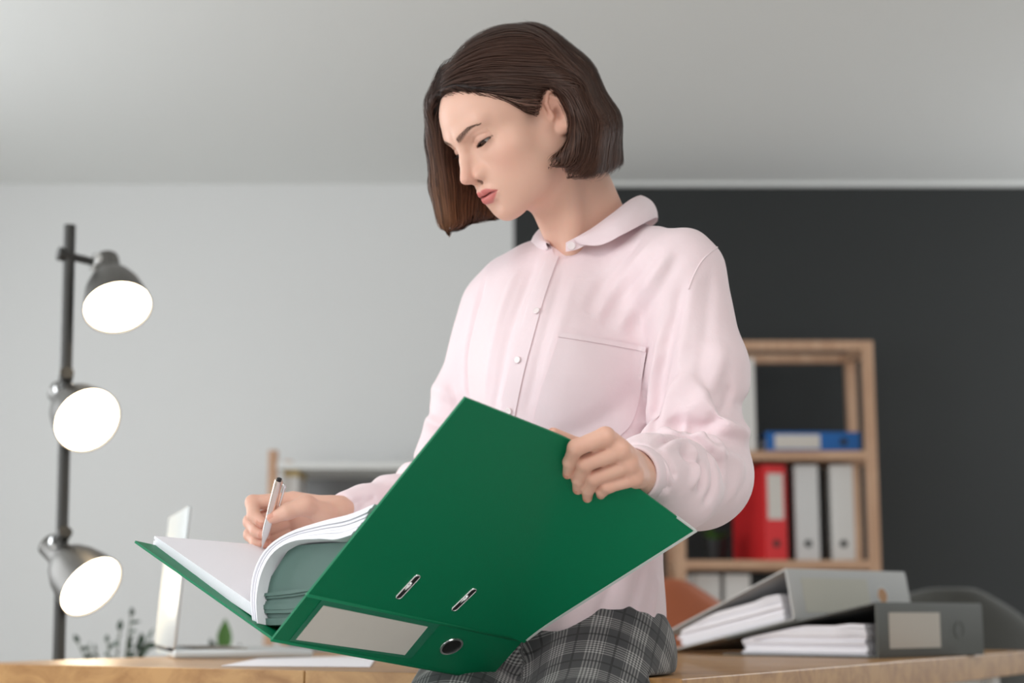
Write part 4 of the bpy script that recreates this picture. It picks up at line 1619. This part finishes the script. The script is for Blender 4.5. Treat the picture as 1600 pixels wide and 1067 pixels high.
nt.links.new(b1.outputs[0], b2.inputs['Normal'])
nt.links.new(b2.outputs[0], b.inputs['Normal'])
M_blouse = m_
blouse = link('blouse', mesh_np('blouse', bvv, bff), M_blouse, person, smooth=True)
BB = BVHTree.FromPolygons([tuple(v) for v in bvv], [tuple(f_) for f_ in bff.tolist()])


def on_blouse(px, py, lift=.0012):
    h = BB.ray_cast(Vector(CAM), Vector(nrm(ray(px, py))))
    if h[0] is None: return None
    return np.array(h[0]) + np.array(h[1]) * lift


def path(P, n):
    return spline(np.array(P, float), n)


def strip(name, left, right, n, m, lift, th, mat=None, sub=blouse, ymin=1.92):
    Lp_, Rp_ = path(left, n), path(right, n)
    G = []
    for i in range(n):
        row = []
        for j in range(m):
            t = j / (m - 1)
            q = Lp_[i] * (1 - t) + Rp_[i] * t
            p = on_blouse(q[0], q[1], lift)
            if p is not None and p[1] < ymin: p = None
            row.append(p)
        G.append(row)
    G = np.array([[p if p is not None else np.full(3, np.nan) for p in r] for r in G])
    ok = ~np.isnan(G).any((1, 2))
    G = G[ok]
    # ease out the fabric bumps along the strip
    for _ in range(2):
        G[1:-1] = G[1:-1] * .5 + .25 * (G[2:] + G[:-2])
    nn = np.array([0, -1., 0]) * th
    return MB().grid(G, -nn).build(name, mat or M_blouse, sub, autosmooth=50)


# button band and pocket
pr_ = [(873, 402), (852, 462), (836, 520), (820, 580), (806, 645), (794, 720), (784, 800), (776, 900), (772, 960)]
pl_ = [(857, 398), (830, 462), (812, 520), (796, 580), (781, 645), (768, 720), (758, 800), (752, 900), (750, 960)]
strip('button_band', pl_, pr_, 60, 7, .0020, .0022)
strip('pocket', [(873, 524), (862, 560), (849, 600), (838, 640), (832, 672), (824, 705), (818, 740)], [(1013, 548), (1007, 580), (999, 620), (990, 652), (980, 670), (956, 692), (920, 738)], 36, 18, .0022, .0020)
strip('pocket_hem', [(873, 520), (872, 526), (870, 532)], [(1014, 543), (1013, 549), (1012, 557)], 6, 24, .0036, .0016)
M_btn = plain('pearl button', srgb(246, 232, 232), .25, coat=.3)
for px, py in ((840, 488), (811, 563), (797, 642), (781, 735), (771, 830)):
    p = on_blouse(px, py, .0035)
    q = BB.ray_cast(Vector(CAM), Vector(nrm(ray(px, py))))
    Mz = zframe(np.array(q[1]), p)
    MB().lathe([(0, -.001), (.0036, -.001), (.0044, .0003), (.0042, .0011), (.0030, .0008), (0, .0008)], Mz, 24).build('button', M_btn, blouse, smooth=True)
# armhole seam with its gathers
seam = [(1121, 386), (1108, 396), (1095, 410), (1084, 430), (1076, 452)]
sp_ = [on_blouse(x, y, .0004) for x, y in path(seam, 40)]
sp_ = [p for p in sp_ if p is not None]
MB().tube(sp_, .0011, 6).build('seam', M_blouse, blouse, smooth=True)
# collar: stand plus turned-down leaf with rounded ends
topl = [at(x, y, Y) for x, y, Y in ((898, 377, 1.990), (922, 358, 1.984), (955, 334, 1.984), (984, 312, 2.010), (1001, 305, 2.055), (1003, 310, 2.105), (980, 318, 2.135), (935, 330, 2.145), (893, 338, 2.130), (870, 342, 2.100), (858, 348, 2.07), (854, 364, 2.04), (860, 382, 2.012))]
lowl = [at(x, y, Y) for x, y, Y in ((900, 380, 1.986), (936, 383, 1.969), (972, 367, 1.960), (1008, 348, 1.985), (1026, 340, 2.040), (1025, 348, 2.092), (1000, 362, 2.150), (935, 374, 2.162), (880, 380, 2.150), (842, 384, 2.12), (826, 391, 2.075), (838, 397, 2.040), (857, 388, 2.012))]
T, Lw = spline(topl, 72), spline(lowl, 72)
cen = (T.mean(0) + Lw.mean(0)) / 2
G = []
for i in range(72):
    o_ = (T[i] + Lw[i]) / 2 - cen
    o_ = nrm(o_ * [1, 1, 0])
    G.append([T[i] * (1 - t) + Lw[i] * t + (o_ * .0055 + np.array([0, 0, .0042])) * math.sin(math.pi * min(1, t * 1.0)) ** .8 for t in np.linspace(0, 1, 9)])
G = np.array(G)
collar = MB().grid(G, np.array([0, 0, -.0012])).build('collar', M_blouse, blouse, autosmooth=60)
sb = collar.modifiers.new('sub', 'SUBSURF'); sb.levels = 1; sb.render_levels = 1
stl = [at(x, y, Y) for x, y, Y in ((884, 393, 1.985), (905, 388, 1.984), (945, 366, 1.984), (985, 345, 2.010), (1003, 335, 2.055), (1005, 338, 2.105), (980, 345, 2.135), (935, 355, 2.145), (893, 362, 2.130), (872, 368, 2.100), (860, 376, 2.07), (858, 390, 2.035), (867, 402, 2.005))]
topl2 = [p.copy() for p in topl]
topl2[0] = at(884, 379, 1.9885)
St, T2 = spline(stl, 72), spline(topl2, 72)
G = np.stack([T2 * (1 - t) + St * t for t in np.linspace(0, 1, 4)], 1)
MB().grid(G, np.array([0, .0012, 0])).build('collar_stand', M_blouse, blouse, autosmooth=60)
pb_ = at(893, 384, 1.9835)
MB().lathe([(0, -.001), (.0044, -.001), (.0052, .0004), (.0050, .0015), (.0036, .0011), (0, .0011)], zframe(nrm(CAM - pb_), pb_), 24).build('button', M_btn, blouse, smooth=True)
# cuffs
for wr, el, r in ((WRL, ELL, .0310), (WRR, ELR, .0248)):
    a_ = nrm(el - wr)
    Mz = zframe(a_, wr - a_ * (.014 if wr is WRL else 0.004))
    prof = [(r - .0050, .004), (r - .0030, .000), (r - .0005, .001), (r + .0005, .006), (r + .0012, .030), (r + .0005, .038), (r - .004, .040), (r - .0052, .020), (r - .0050, .004)]
    MB().lathe(prof, Mz, 48).build('cuff', M_blouse, blouse, smooth=True)

# ------------------------------------------------------------------ trousers
def trouser_field(P):
    d = ell(P, PELV + [-.012, 0, -.012], (.136, .112, .115), TR)
    for hp, kn, an, sx in ((HIPR, KNR, ANR, 0), (HIPL, KNL, ANL, 1)):
        up_ = chain(P, [hp, hp * .5 + kn * .5, kn], [.088, .080, .066], .03)
        dn = chain(P, [kn, an + [0, 0, .03]], [.064, .056], .03)
        s_ = (P - kn.astype(np.float32)) @ nrm(hp - kn).astype(np.float32)
        w = s_ * 70 + 1.5 * np.sin(P[:, 0] * 40 + sx) + 1.2 * np.sin(P[:, 1] * 35)
        lg = smin(up_, dn, .04) + .0022 * fsin(w) * np.exp(-(s_ / .30) ** 2)
        d = smin(d, lg, .045 if sx == 0 else .03)
    d = smax(d, P[:, 2] - (PELV[2] + .06), .004)
    d = smax(d, .105 - P[:, 2], .004)
    # the board she sits on flattens the seat
    dk = np.maximum(P[:, 2] - (TZ + .0015), -((P - P0.astype(np.float32)) @ d2.astype(np.float32)) - .001)
    d = smax(d, -dk, .006)
    return d


lo = np.min([HIPR, KNR, KNL, ANR, ANL], 0) - [.12, .14, .12]
hi = np.max([HIPL, KNR, KNL, PELV], 0) + [.16, .16, .12]
tv, tf = mesh_sdf(trouser_field, lo, hi, .0042)
tv = relax(tv, tf, 1, .4)
tme = mesh_np('trousers', tv, tf)
# cloth coordinates: along the leg and around it
uv = np.zeros((len(tv), 3))
dR = np.minimum(rc(tv.astype(np.float32), HIPR, KNR, .08, .07), rc(tv.astype(np.float32), KNR, ANR, .07, .06))
dL = np.minimum(rc(tv.astype(np.float32), HIPL, KNL, .08, .07), rc(tv.astype(np.float32), KNL, ANL, .07, .06))
for m, hp, kn, an in ((dR < dL, HIPR, KNR, ANR), (dR >= dL, HIPL, KNL, ANL)):
    ax1 = nrm(kn - hp); ax2 = nrm(an - kn)
    q = tv[m] - hp
    s1 = q @ ax1
    th_len = np.linalg.norm(kn - hp)
    q2 = tv[m] - kn
    s2_ = q2 @ ax2
    below = (s1 > th_len) & (tv[m][:, 2] < kn[2])
    s_ = np.where(below, th_len + s2_, s1)
    lat = nrm(np.cross(ax1, [0, 0, 1])); upv = np.cross(lat, ax1)
    a = np.where(below, np.arctan2((q2 @ lat), -(q2 @ FACE) * -1), np.arctan2(q @ lat, q @ upv))
    uv[m, 0] = s_; uv[m, 1] = a * .08
at_ = tme.attributes.new('cloth', 'FLOAT_VECTOR', 'POINT')
at_.data.foreach_set('vector', uv.astype(np.float32).ravel())
M_plaid, nt, b = newmat('grey glen check wool')
ta = N(nt, 'ShaderNodeAttribute', attribute_name='cloth')
sx_ = N(nt, 'ShaderNodeSeparateXYZ')
nt.links.new(ta.outputs['Vector'], sx_.inputs[0])


def mth(op, a, b_=None, c=None):
    n_ = N(nt, 'ShaderNodeMath', operation=op)
    for k, v in enumerate((a, b_, c)):
        if v is None: continue
        if isinstance(v, (int, float)): n_.inputs[k].default_value = v
        else: nt.links.new(v, n_.inputs[k])
    return n_.outputs[0]


def bands(x, per, fine, ph):
    p_ = mth('FRACT', mth('ADD', mth('DIVIDE', x, per), ph))
    band = mth('LESS_THAN', p_, .46)
    st = mth('GREATER_THAN', mth('FRACT', mth('DIVIDE', x, fine)), .5)
    line = mth('LESS_THAN', mth('ABSOLUTE', mth('SUBTRACT', p_, .74)), .03)
    return mth('MULTIPLY', band, st), line, band


su, lu, bu = bands(sx_.outputs[0], .050, .0040, .2)
sv, lv, bv_ = bands(sx_.outputs[1], .046, .0040, .45)
light = mth('ADD', mth('MULTIPLY', su, .55), mth('MULTIPLY', sv, .55))
light = mth('ADD', light, mth('MULTIPLY', mth('MULTIPLY', su, sv), .25))
dark = mth('MAXIMUM', lu, lv)
val = mth('SUBTRACT', mth('ADD', .28, mth('MULTIPLY', light, .55)), mth('MULTIPLY', dark, .22))
cr = N(nt, 'ShaderNodeValToRGB')
cr.color_ramp.elements[0].color = srgb(26, 27, 28)
cr.color_ramp.elements[1].color = srgb(172, 171, 168)
e_ = cr.color_ramp.elements.new(.3); e_.color = srgb(62, 63, 64)
nt.links.new(val, cr.inputs['Fac'])
nt.links.new(cr.outputs['Color'], b.inputs['Base Color'])
b.inputs['Roughness'].default_value = .9
b.inputs['Sheen Weight'].default_value = .2
trousers = link('trousers', tme, M_plaid, person, smooth=True)

# ------------------------------------------------------------------ shoes
M_shoe = plain('black leather', srgb(28, 27, 27), .35)
for an in (ANR, ANL):
    def shoe(P, an=an):
        a0 = np.array([an[0], an[1], .0])
        q = np.stack([(P - a0.astype(np.float32)) @ np.asarray(v, np.float32) for v in (TOEX, np.cross([0, 0, 1], TOEX), [0, 0, 1.])], 1)
        d = rc(q, (-.045, 0, .040), (.15, 0, .030), .036, .034)
        d = smin(d, rc(q, (-.04, 0, .07), (.02, 0, .07), .033, .028), .03)
        d = smax(d, -q[:, 2] + .002, .004)
        return d
    v, f_ = mesh_sdf(shoe, an * [1, 1, 0] - [.22, .22, .02], an * [1, 1, 0] + [.22, .22, .14], .005)
    link('shoe', mesh_np('shoe', v, f_), M_shoe, person, smooth=True)
# ------------------------------------------------------------------ hair: chin-length bob, tucked behind the near ear
NPAN = [
    ([(848, 104, 1.905), (894, 146, 1.908), (914, 196, 1.915), (914, 258, 1.922)], [.009, .011, .0145, .015]),
    ([(835, 88, 1.925), (893, 140, 1.930), (921, 200, 1.938), (926, 262, 1.948)], [.014, .020, .022, .018]),
    ([(835, 64, 1.96), (893, 118, 1.972), (933, 190, 1.985), (946, 254, 1.99)], [.016, .025, .025, .020]),
    ([(835, 64, 2.01), (892, 118, 2.03), (922, 190, 2.045), (930, 248, 2.05)], [.016, .025, .026, .020]),
    ([(845, 75, 1.945), (900, 130, 1.952), (933, 196, 1.962), (938, 256, 1.970)], [.012, .021, .0235, .019]),
    ([(800, 90, 2.04), (850, 150, 2.07), (872, 215, 2.085), (878, 280, 2.09)], [.016, .022, .024, .018]),
    ([(903, 190, 1.903), (905, 215, 1.902), (893, 244, 1.903), (866, 252, 1.906)], [.006, .010, .012, .007]),
    ([(908, 200, 1.913), (906, 235, 1.914), (897, 266, 1.916)], [.010, .014, .011]),
    ([(696, 112, 1.940), (684, 160, 1.962), (684, 220, 1.985), (690, 290, 1.995), (698, 348, 1.995)], [.006, .009, .012, .0135, .011]),
    ([(690, 165, 1.980), (700, 235, 2.005), (714, 300, 2.015), (717, 342, 2.015)], [.014, .016, .017, .012]),
    ([(715, 185, 2.005), (728, 245, 2.025), (742, 298, 2.035), (746, 330, 2.035)], [.016, .018, .018, .013]),
    ([(750, 195, 2.025), (762, 255, 2.045), (774, 298, 2.052), (776, 326, 2.052)], [.016, .018, .018, .012]),
    ([(790, 195, 2.035), (808, 250, 2.060), (815, 285, 2.066), (815, 300, 2.066)], [.016, .018, .018, .012]),
]
NPAN = [([at(*p) for p in P], r) for P, r in NPAN]
ZC_Y = [-.10, -.042, -.034, -.012, .002, .012, .0236, .0376, .0607, .067, .080, .12]
ZC_Z = [-.20, -.10, .036, .033, .016, .010, .024, .047, .0765, .094, .100, .11]


def hair_field(P):
    Q = head_l(P)
    ax = np.abs(Q[:, 0])
    A = np.stack([ax, Q[:, 1], Q[:, 2]], 1)
    d = ell(A, (0, -.016, .049), (.0735 + .0085, .092 + .013, .078 + .0115))
    d = smin(d, ell(A, (0, .030, .049), (.0635 + .0065, .0605 + .0045, .056 + .0075)), .02)
    # natural part, a shallow dip along the top
    d = d + .004 * np.exp(-((Q[:, 0] - .012) / .006) ** 2) * sstep(-.07, .0, Q[:, 1])
    zc = np.interp(Q[:, 1], ZC_Y, ZC_Z)
    d = smax(d, (zc - Q[:, 2]) * .75, .007) * HS
    for k, (pts, r) in enumerate(NPAN):
        d = smin(d, chain(P, pts, r, .01), .024 if k not in (0, 6, 7) else .008)
    return d


def hair_grad(P, e=.0012):
    d0 = hair_field(P)
    g = np.stack([hair_field(P + np.eye(3, dtype=np.float32)[k] * e) - d0 for k in range(3)], 1)
    return d0, g / (np.linalg.norm(g, axis=1)[:, None] + 1e-9)


lo = np.min([p for P, _ in NPAN for p in P], 0) - .04
hi = np.max([p for P, _ in NPAN for p in P], 0) + .05
hi[2] = head_w((0, -.03, .15))[2] + .01
lo = np.minimum(lo, head_w((0, .1, .1)) - .03)


def end_gap(P, right):
    """how far (m) a point lies below the cut line of the bob"""
    R_ = P - CAM.astype(np.float32)
    dd = R_ @ _f.astype(np.float32)
    px = 800 + FPX * R_[:, 0] / dd
    py = 533.5 - FPX * (R_ @ _u.astype(np.float32)) / dd
    yl = np.interp(px, [835, 850, 870, 890, 920, 950, 970], [246, 250, 262, 272, 274, 270, 258])
    yr = np.interp(px, [670, 686, 715, 745, 780, 830], [346, 354, 356, 342, 337, 325])
    return (py - np.where(right, yr, yl)) * dd / FPX


def hair_core(P):
    n = np.sin(P[:, 0] * 700 + P[:, 1] * 300 + 2 * np.sin(P[:, 2] * 60))
    d = hair_field(P) + .0030 + .0004 * n
    Q = head_l(P)
    z2 = np.interp(Q[:, 1], [-.10, -.042, -.034, .004, .016, .0236, .0376, .0607, .067, .080, .12], [-.20, -.10, .040, .040, .038, .040, .054, .080, .097, .103, .113])
    cp = (z2 - Q[:, 2]) * .75 * HS
    on = (Q[:, 1] > -.04) & (Q[:, 0] < .03) & (Q[:, 1] < .1) & (P[:, 2] > 1.415) & (P[:, 0] < .050)
    d = np.where(on, smax(d, np.minimum(cp, .02), .004), d)
    rt_ = (P[:, 0] < .03) & (P[:, 2] < 1.41)
    return smax(d, end_gap(P, rt_) + .009, .004)


cv, cf = mesh_sdf(hair_core, lo, hi, .0022)
# trim the core at the ragged ends
M_hair, nt, b = newmat('dark brown hair')
vc = N(nt, 'ShaderNodeVertexColor', layer_name='col')
nt.links.new(vc.outputs['Color'], b.inputs['Base Color'])
b.inputs['Roughness'].default_value = .46
b.inputs['Specular IOR Level'].default_value = .22
b.inputs['Anisotropic'].default_value = .5
rg = np.random.default_rng(21)
# roots over the visible scalp
hv2, hf2 = mesh_sdf(hair_field, lo, hi, .004)
Ql = head_l(hv2.astype(np.float32))
zc = np.interp(Ql[:, 1], ZC_Y, ZC_Z)
cap = (Ql[:, 2] > zc - .004) & (Ql[:, 2] > .0)
cap |= (hv2[:, 2] > 1.405) & (hv2[:, 0] > .058)
cap |= (hv2[:, 2] > 1.37) & (Ql[:, 0] > .035) & (hv2[:, 0] < .02)
idx = np.where(cap)[0]
wgt = np.ones(len(idx))
wgt[Ql[idx, 0] > .02] = .55
sb_ = (Ql[idx, 0] < 0) & (Ql[idx, 1] > -.03) & (Ql[idx, 1] < .030) & (Ql[idx, 2] < .046) & (hv2[idx, 2] > 1.41) & (hv2[idx, 0] < .06)
wgt[sb_] = .30
roots = rg.choice(idx, 14000, p=wgt / wgt.sum())
P = hv2[roots] + rg.normal(0, .0016, (len(roots), 3))
# a fringe of fine hairs right along the hairline and a row along the part
zw = P.astype(np.float32)
Q = head_l(zw)
side_r = Q[:, 0] > .012
dep = np.where(rg.random(len(P)) < .85, rg.uniform(-.0016, .0010, len(P)), rg.uniform(.0008, .0026, len(P)))
jit = rg.normal(0, .05, (len(P), 3))
zend = np.where(side_r, rg.normal(-.001, .0050, len(P)), rg.normal(-.001, .0030, len(P)))
Lmax = np.where((Q[:, 2] < .052) & (Q[:, 1] > -.004) & (~side_r) & (zw[:, 2] > 1.41), rg.uniform(.008, .034, len(P)), 1.0)
frx = np.clip((Q[:, 1] - .0) / .06, 0, 1)
STEP, NS_ = .0045, 64
pos = [zw.copy()]
cur = zw.copy()
alive = np.ones(len(P), bool)
lens = np.zeros(len(P))
nor = []
down = HR.T @ np.array([0, 0, -1.])
prev = None
for st in range(NS_):
    d0, g = hair_grad(cur)
    nor.append(g.copy())
    Q = head_l(cur)
    wz = cur[:, 2]
    # near side: sweep back over the ear, then hang
    w = sstep(-.062, -.030, Q[:, 1])[:, None] * ((Q[:, 2] > .02) | ((wz > 1.412) & (cur[:, 0] < .05)))[:, None]
    loc = np.stack([-.9 * sstep(-.035, .012, Q[:, 0]), -.80 + 0 * Q[:, 0], -.55 - .25 * sstep(.07, .1, Q[:, 2])], 1)
    back = loc @ HR.T
    hang = np.stack([np.interp(wz, [1.355, 1.375, 1.415, 1.460, 1.52], [-.70, -.20, .25, .60, .95]), np.full(len(wz), .03), -np.ones(len(wz))], 1)
    DL = w * back / np.linalg.norm(back, axis=1)[:, None] + (1 - w) * hang / np.linalg.norm(hang, axis=1)[:, None]
    # far side: over the temple and straight down
    outw = sstep(.045, .012, Q[:, 0])[:, None] * (np.array([.9, .25, -.1]) @ HR.T)
    DR = np.stack([np.interp(wz, [1.32, 1.40, 1.46], [.12, .10, -.05]), np.full(len(wz), .06), -np.ones(len(wz))], 1) + 1.5 * outw
    D = np.where(side_r[:, None], DR, DL) + jit * .6
    D = D - g * (D * g).sum(1)[:, None]
    D = D / (np.linalg.norm(D, axis=1)[:, None] + 1e-9)
    if prev is not None:
        D = prev * .45 + D * .55
        D = D / (np.linalg.norm(D, axis=1)[:, None] + 1e-9)
    prev = D
    nxt = cur + STEP * D
    dn = hair_field(nxt.astype(np.float32))
    nxt = nxt - g * np.clip(dn - dep, -.004, .004)[:, None] * .8
    stop = end_gap(nxt.astype(np.float32), side_r) > zend
    Qn = head_l(nxt.astype(np.float32))
    stop |= (~side_r) & (Qn[:, 1] > -.030) & (Qn[:, 2] < .008) & (nxt[:, 2] > 1.412) & (nxt[:, 0] < .050)
    stop |= lens > Lmax
    alive = alive & ~stop
    cur = np.where(alive[:, None], nxt, cur).astype(np.float32)
    lens += alive * STEP
    pos.append(cur.copy())
nor.append(nor[-1])
pos = np.stack(pos, 1); nor = np.stack(nor, 1)
nlive = np.maximum(1, (lens / STEP).astype(int))
V = []; F = []; COLR = []
vo = 0
tint = np.clip(rg.normal(1, .20, len(P)), .55, 1.7)
for i in range(len(P)):
    n = nlive[i]
    if n < 5: continue
    # thin out points: every second one
    ids_ = np.unique(np.r_[np.arange(0, n, 3), n])
    p = pos[i, ids_]; g = nor[i, ids_]
    t = np.gradient(p, axis=0)
    s = np.cross(t, g); s = s / (np.linalg.norm(s, axis=1)[:, None] + 1e-9)
    k = np.linspace(0, 1, len(ids_))
    w = .00052 * np.minimum(1, np.minimum(k * 6 + .25, (1 - k) * 5 + .15))
    a = p - s * w[:, None]; b_ = p + s * w[:, None]
    m = len(ids_)
    V.append(np.concatenate([a, b_]))
    j = np.arange(m - 1)
    F.append(np.stack([j, j + 1, j + 1 + m, j + m], 1) + vo)
    vo += 2 * m
    c0, c1 = lin(70, 49, 41), lin(122, 82, 56) if side_r[i] else lin(84, 57, 45)  # tips lighter than roots; far-side tips also have light painted in
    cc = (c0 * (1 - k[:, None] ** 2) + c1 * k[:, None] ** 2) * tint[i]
    COLR.append(np.concatenate([cc, cc]))
V = np.concatenate(V); F = np.concatenate(F); COLR = np.concatenate(COLR)
# core and strands form one head of hair
keep = np.ones(len(cv), bool)
F2 = np.concatenate([cf, F + len(cv)])
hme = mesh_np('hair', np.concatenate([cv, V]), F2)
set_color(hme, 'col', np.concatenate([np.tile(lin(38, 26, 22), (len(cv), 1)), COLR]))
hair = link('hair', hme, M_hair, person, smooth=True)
# ------------------------------------------------------------------ one body mesh
_off = 0; _V = []; _F = []
for v, f_ in BODY:
    _V.append(v); _F.append(f_ + _off); _off += len(v)
_V = np.concatenate(_V); _F = np.concatenate(_F)
bme = mesh_np('body', _V, _F)
col = skin_color(_V)
for fn in EXTRA_COL: col = fn(_V, col)
set_color(bme, 'col', col)
body = link('body', bme, M_skin, person, smooth=True)
# eyes
M_eye, nt, b = newmat('eyeball')
vc = N(nt, 'ShaderNodeVertexColor', layer_name='col')
nt.links.new(vc.outputs['Color'], b.inputs['Base Color'])
b.inputs['Roughness'].default_value = .12
for s in (-1, 1):
    c = EYE * [s, 1, 1]
    gz = nrm(np.array([0.05 * s, 1, -.55]))
    mb = MB(); mb.lathe([(ER * math.sin(t) if 0 < k < 40 else 0, ER * math.cos(t)) for k, t in enumerate(np.linspace(0, math.pi, 41))], None, 40)
    o = mb.build('eye', M_eye, person, smooth=True)
    me = o.data
    co = np.zeros(len(me.vertices) * 3); me.vertices.foreach_get('co', co); co = co.reshape(-1, 3)
    ang = np.arccos(np.clip(co[:, 2] / ER, -1, 1))
    cc = np.where((ang < .20)[:, None], lin(10, 8, 8), np.where((ang < .50)[:, None], lin(74, 46, 30), lin(226, 216, 212)))
    Mz = np.array(zframe(gz, (0, 0, 0)))[:3, :3]
    W = head_w(co @ Mz.T + c)
    me.vertices.foreach_set('co', W.astype(np.float32).ravel())
    me.update()
    set_color(me, 'col', cc)
# brows and lashes: little hairs
M_brow = plain('brow hair', srgb(112, 84, 70), .6)
HB = BVHTree.FromPolygons([tuple(v) for v in HEADV], [tuple(f_) for f_ in HEADF.tolist()])


def on_face(x, z, lift=.0003):
    o = head_w((x, .16, z)); d = head_w((x, 0, z)) - o
    h = HB.ray_cast(Vector(o), Vector(nrm(d)))
    return np.array(h[0]) + np.array(h[1]) * lift, np.array(h[1])


rb = np.random.default_rng(2)
for s in (-1, 1):
    V = []; F = []
    for k in range(190):
        ax = rb.uniform(.008, .0455)
        bz = np.interp(ax, [.008, .014, .032, .040, .047], [.0372, .0392, .0440, .0438, .0408])
        bw = np.interp(ax, [.006, .012, .030, .045, .049], [.0020, .0040, .0032, .0011, .0004])
        z = bz + rb.uniform(-.9, .9) * bw
        L = rb.uniform(0.0035, .006) * (1 - .3 * (ax > .045))
        up_ = np.interp(ax, [.008, .018, .035, .05], [1.2, .7, .15, -.4]) - .5 * (z - bz) / bw
        dx, dz = nrm((1, up_)) * L
        p0, n0 = on_face(s * ax, z, .0001)
        p1, n1 = on_face(s * (ax + dx * .5), z + dz * .5, .0007)
        p2, n2 = on_face(s * (ax + dx), z + dz, .0006)
        t = nrm(np.cross(nrm(p2 - p0), n0)) * .00011
        i = len(V)
        V += [p0 - t, p0 + t, p1 + t, p1 - t, p2 + t * .3, p2 - t * .3]
        F += [(i, i + 1, i + 2, i + 3), (i + 3, i + 2, i + 4, i + 5)]
    link('eyebrow', mesh_np('eyebrow', V, F), M_brow, person)
    V = []; F = []
    for k in range(120):
        t = -0.95 + 1.9 * k / 119
        ax = .0305 + t * EHW
        _, zu, _ = lid_lines(np.array([ax])); zu = float(zu[0])
        yy = EYE[1] + math.sqrt(max(4e-5, (ER + .0014) ** 2 - (ax - EYE[0]) ** 2 - (zu - EYE[2]) ** 2))
        p0 = np.array([s * ax, yy, zu])
        L = rb.uniform(.0055, .0085) * (.75 + .35 * max(t, 0))
        d = nrm(np.array([s * (.25 * t + .25), .9, -.55]))
        p1 = p0 + d * L * .55; p2 = p0 + d * L + np.array([s * .0006 * t, .0003, .0022])
        w = np.array([1., 0, 0]) * .00022
        i = len(V)
        V += [head_w(q) for q in (p0 - w, p0 + w, p1 + w * .8, p1 - w * .8, p2 + w * .2, p2 - w * .2)]
        F += [(i, i + 1, i + 2, i + 3), (i + 3, i + 2, i + 4, i + 5)]
    link('eyelashes', mesh_np('eyelashes', V, F), plain('lash', srgb(28, 20, 18), .6), person)
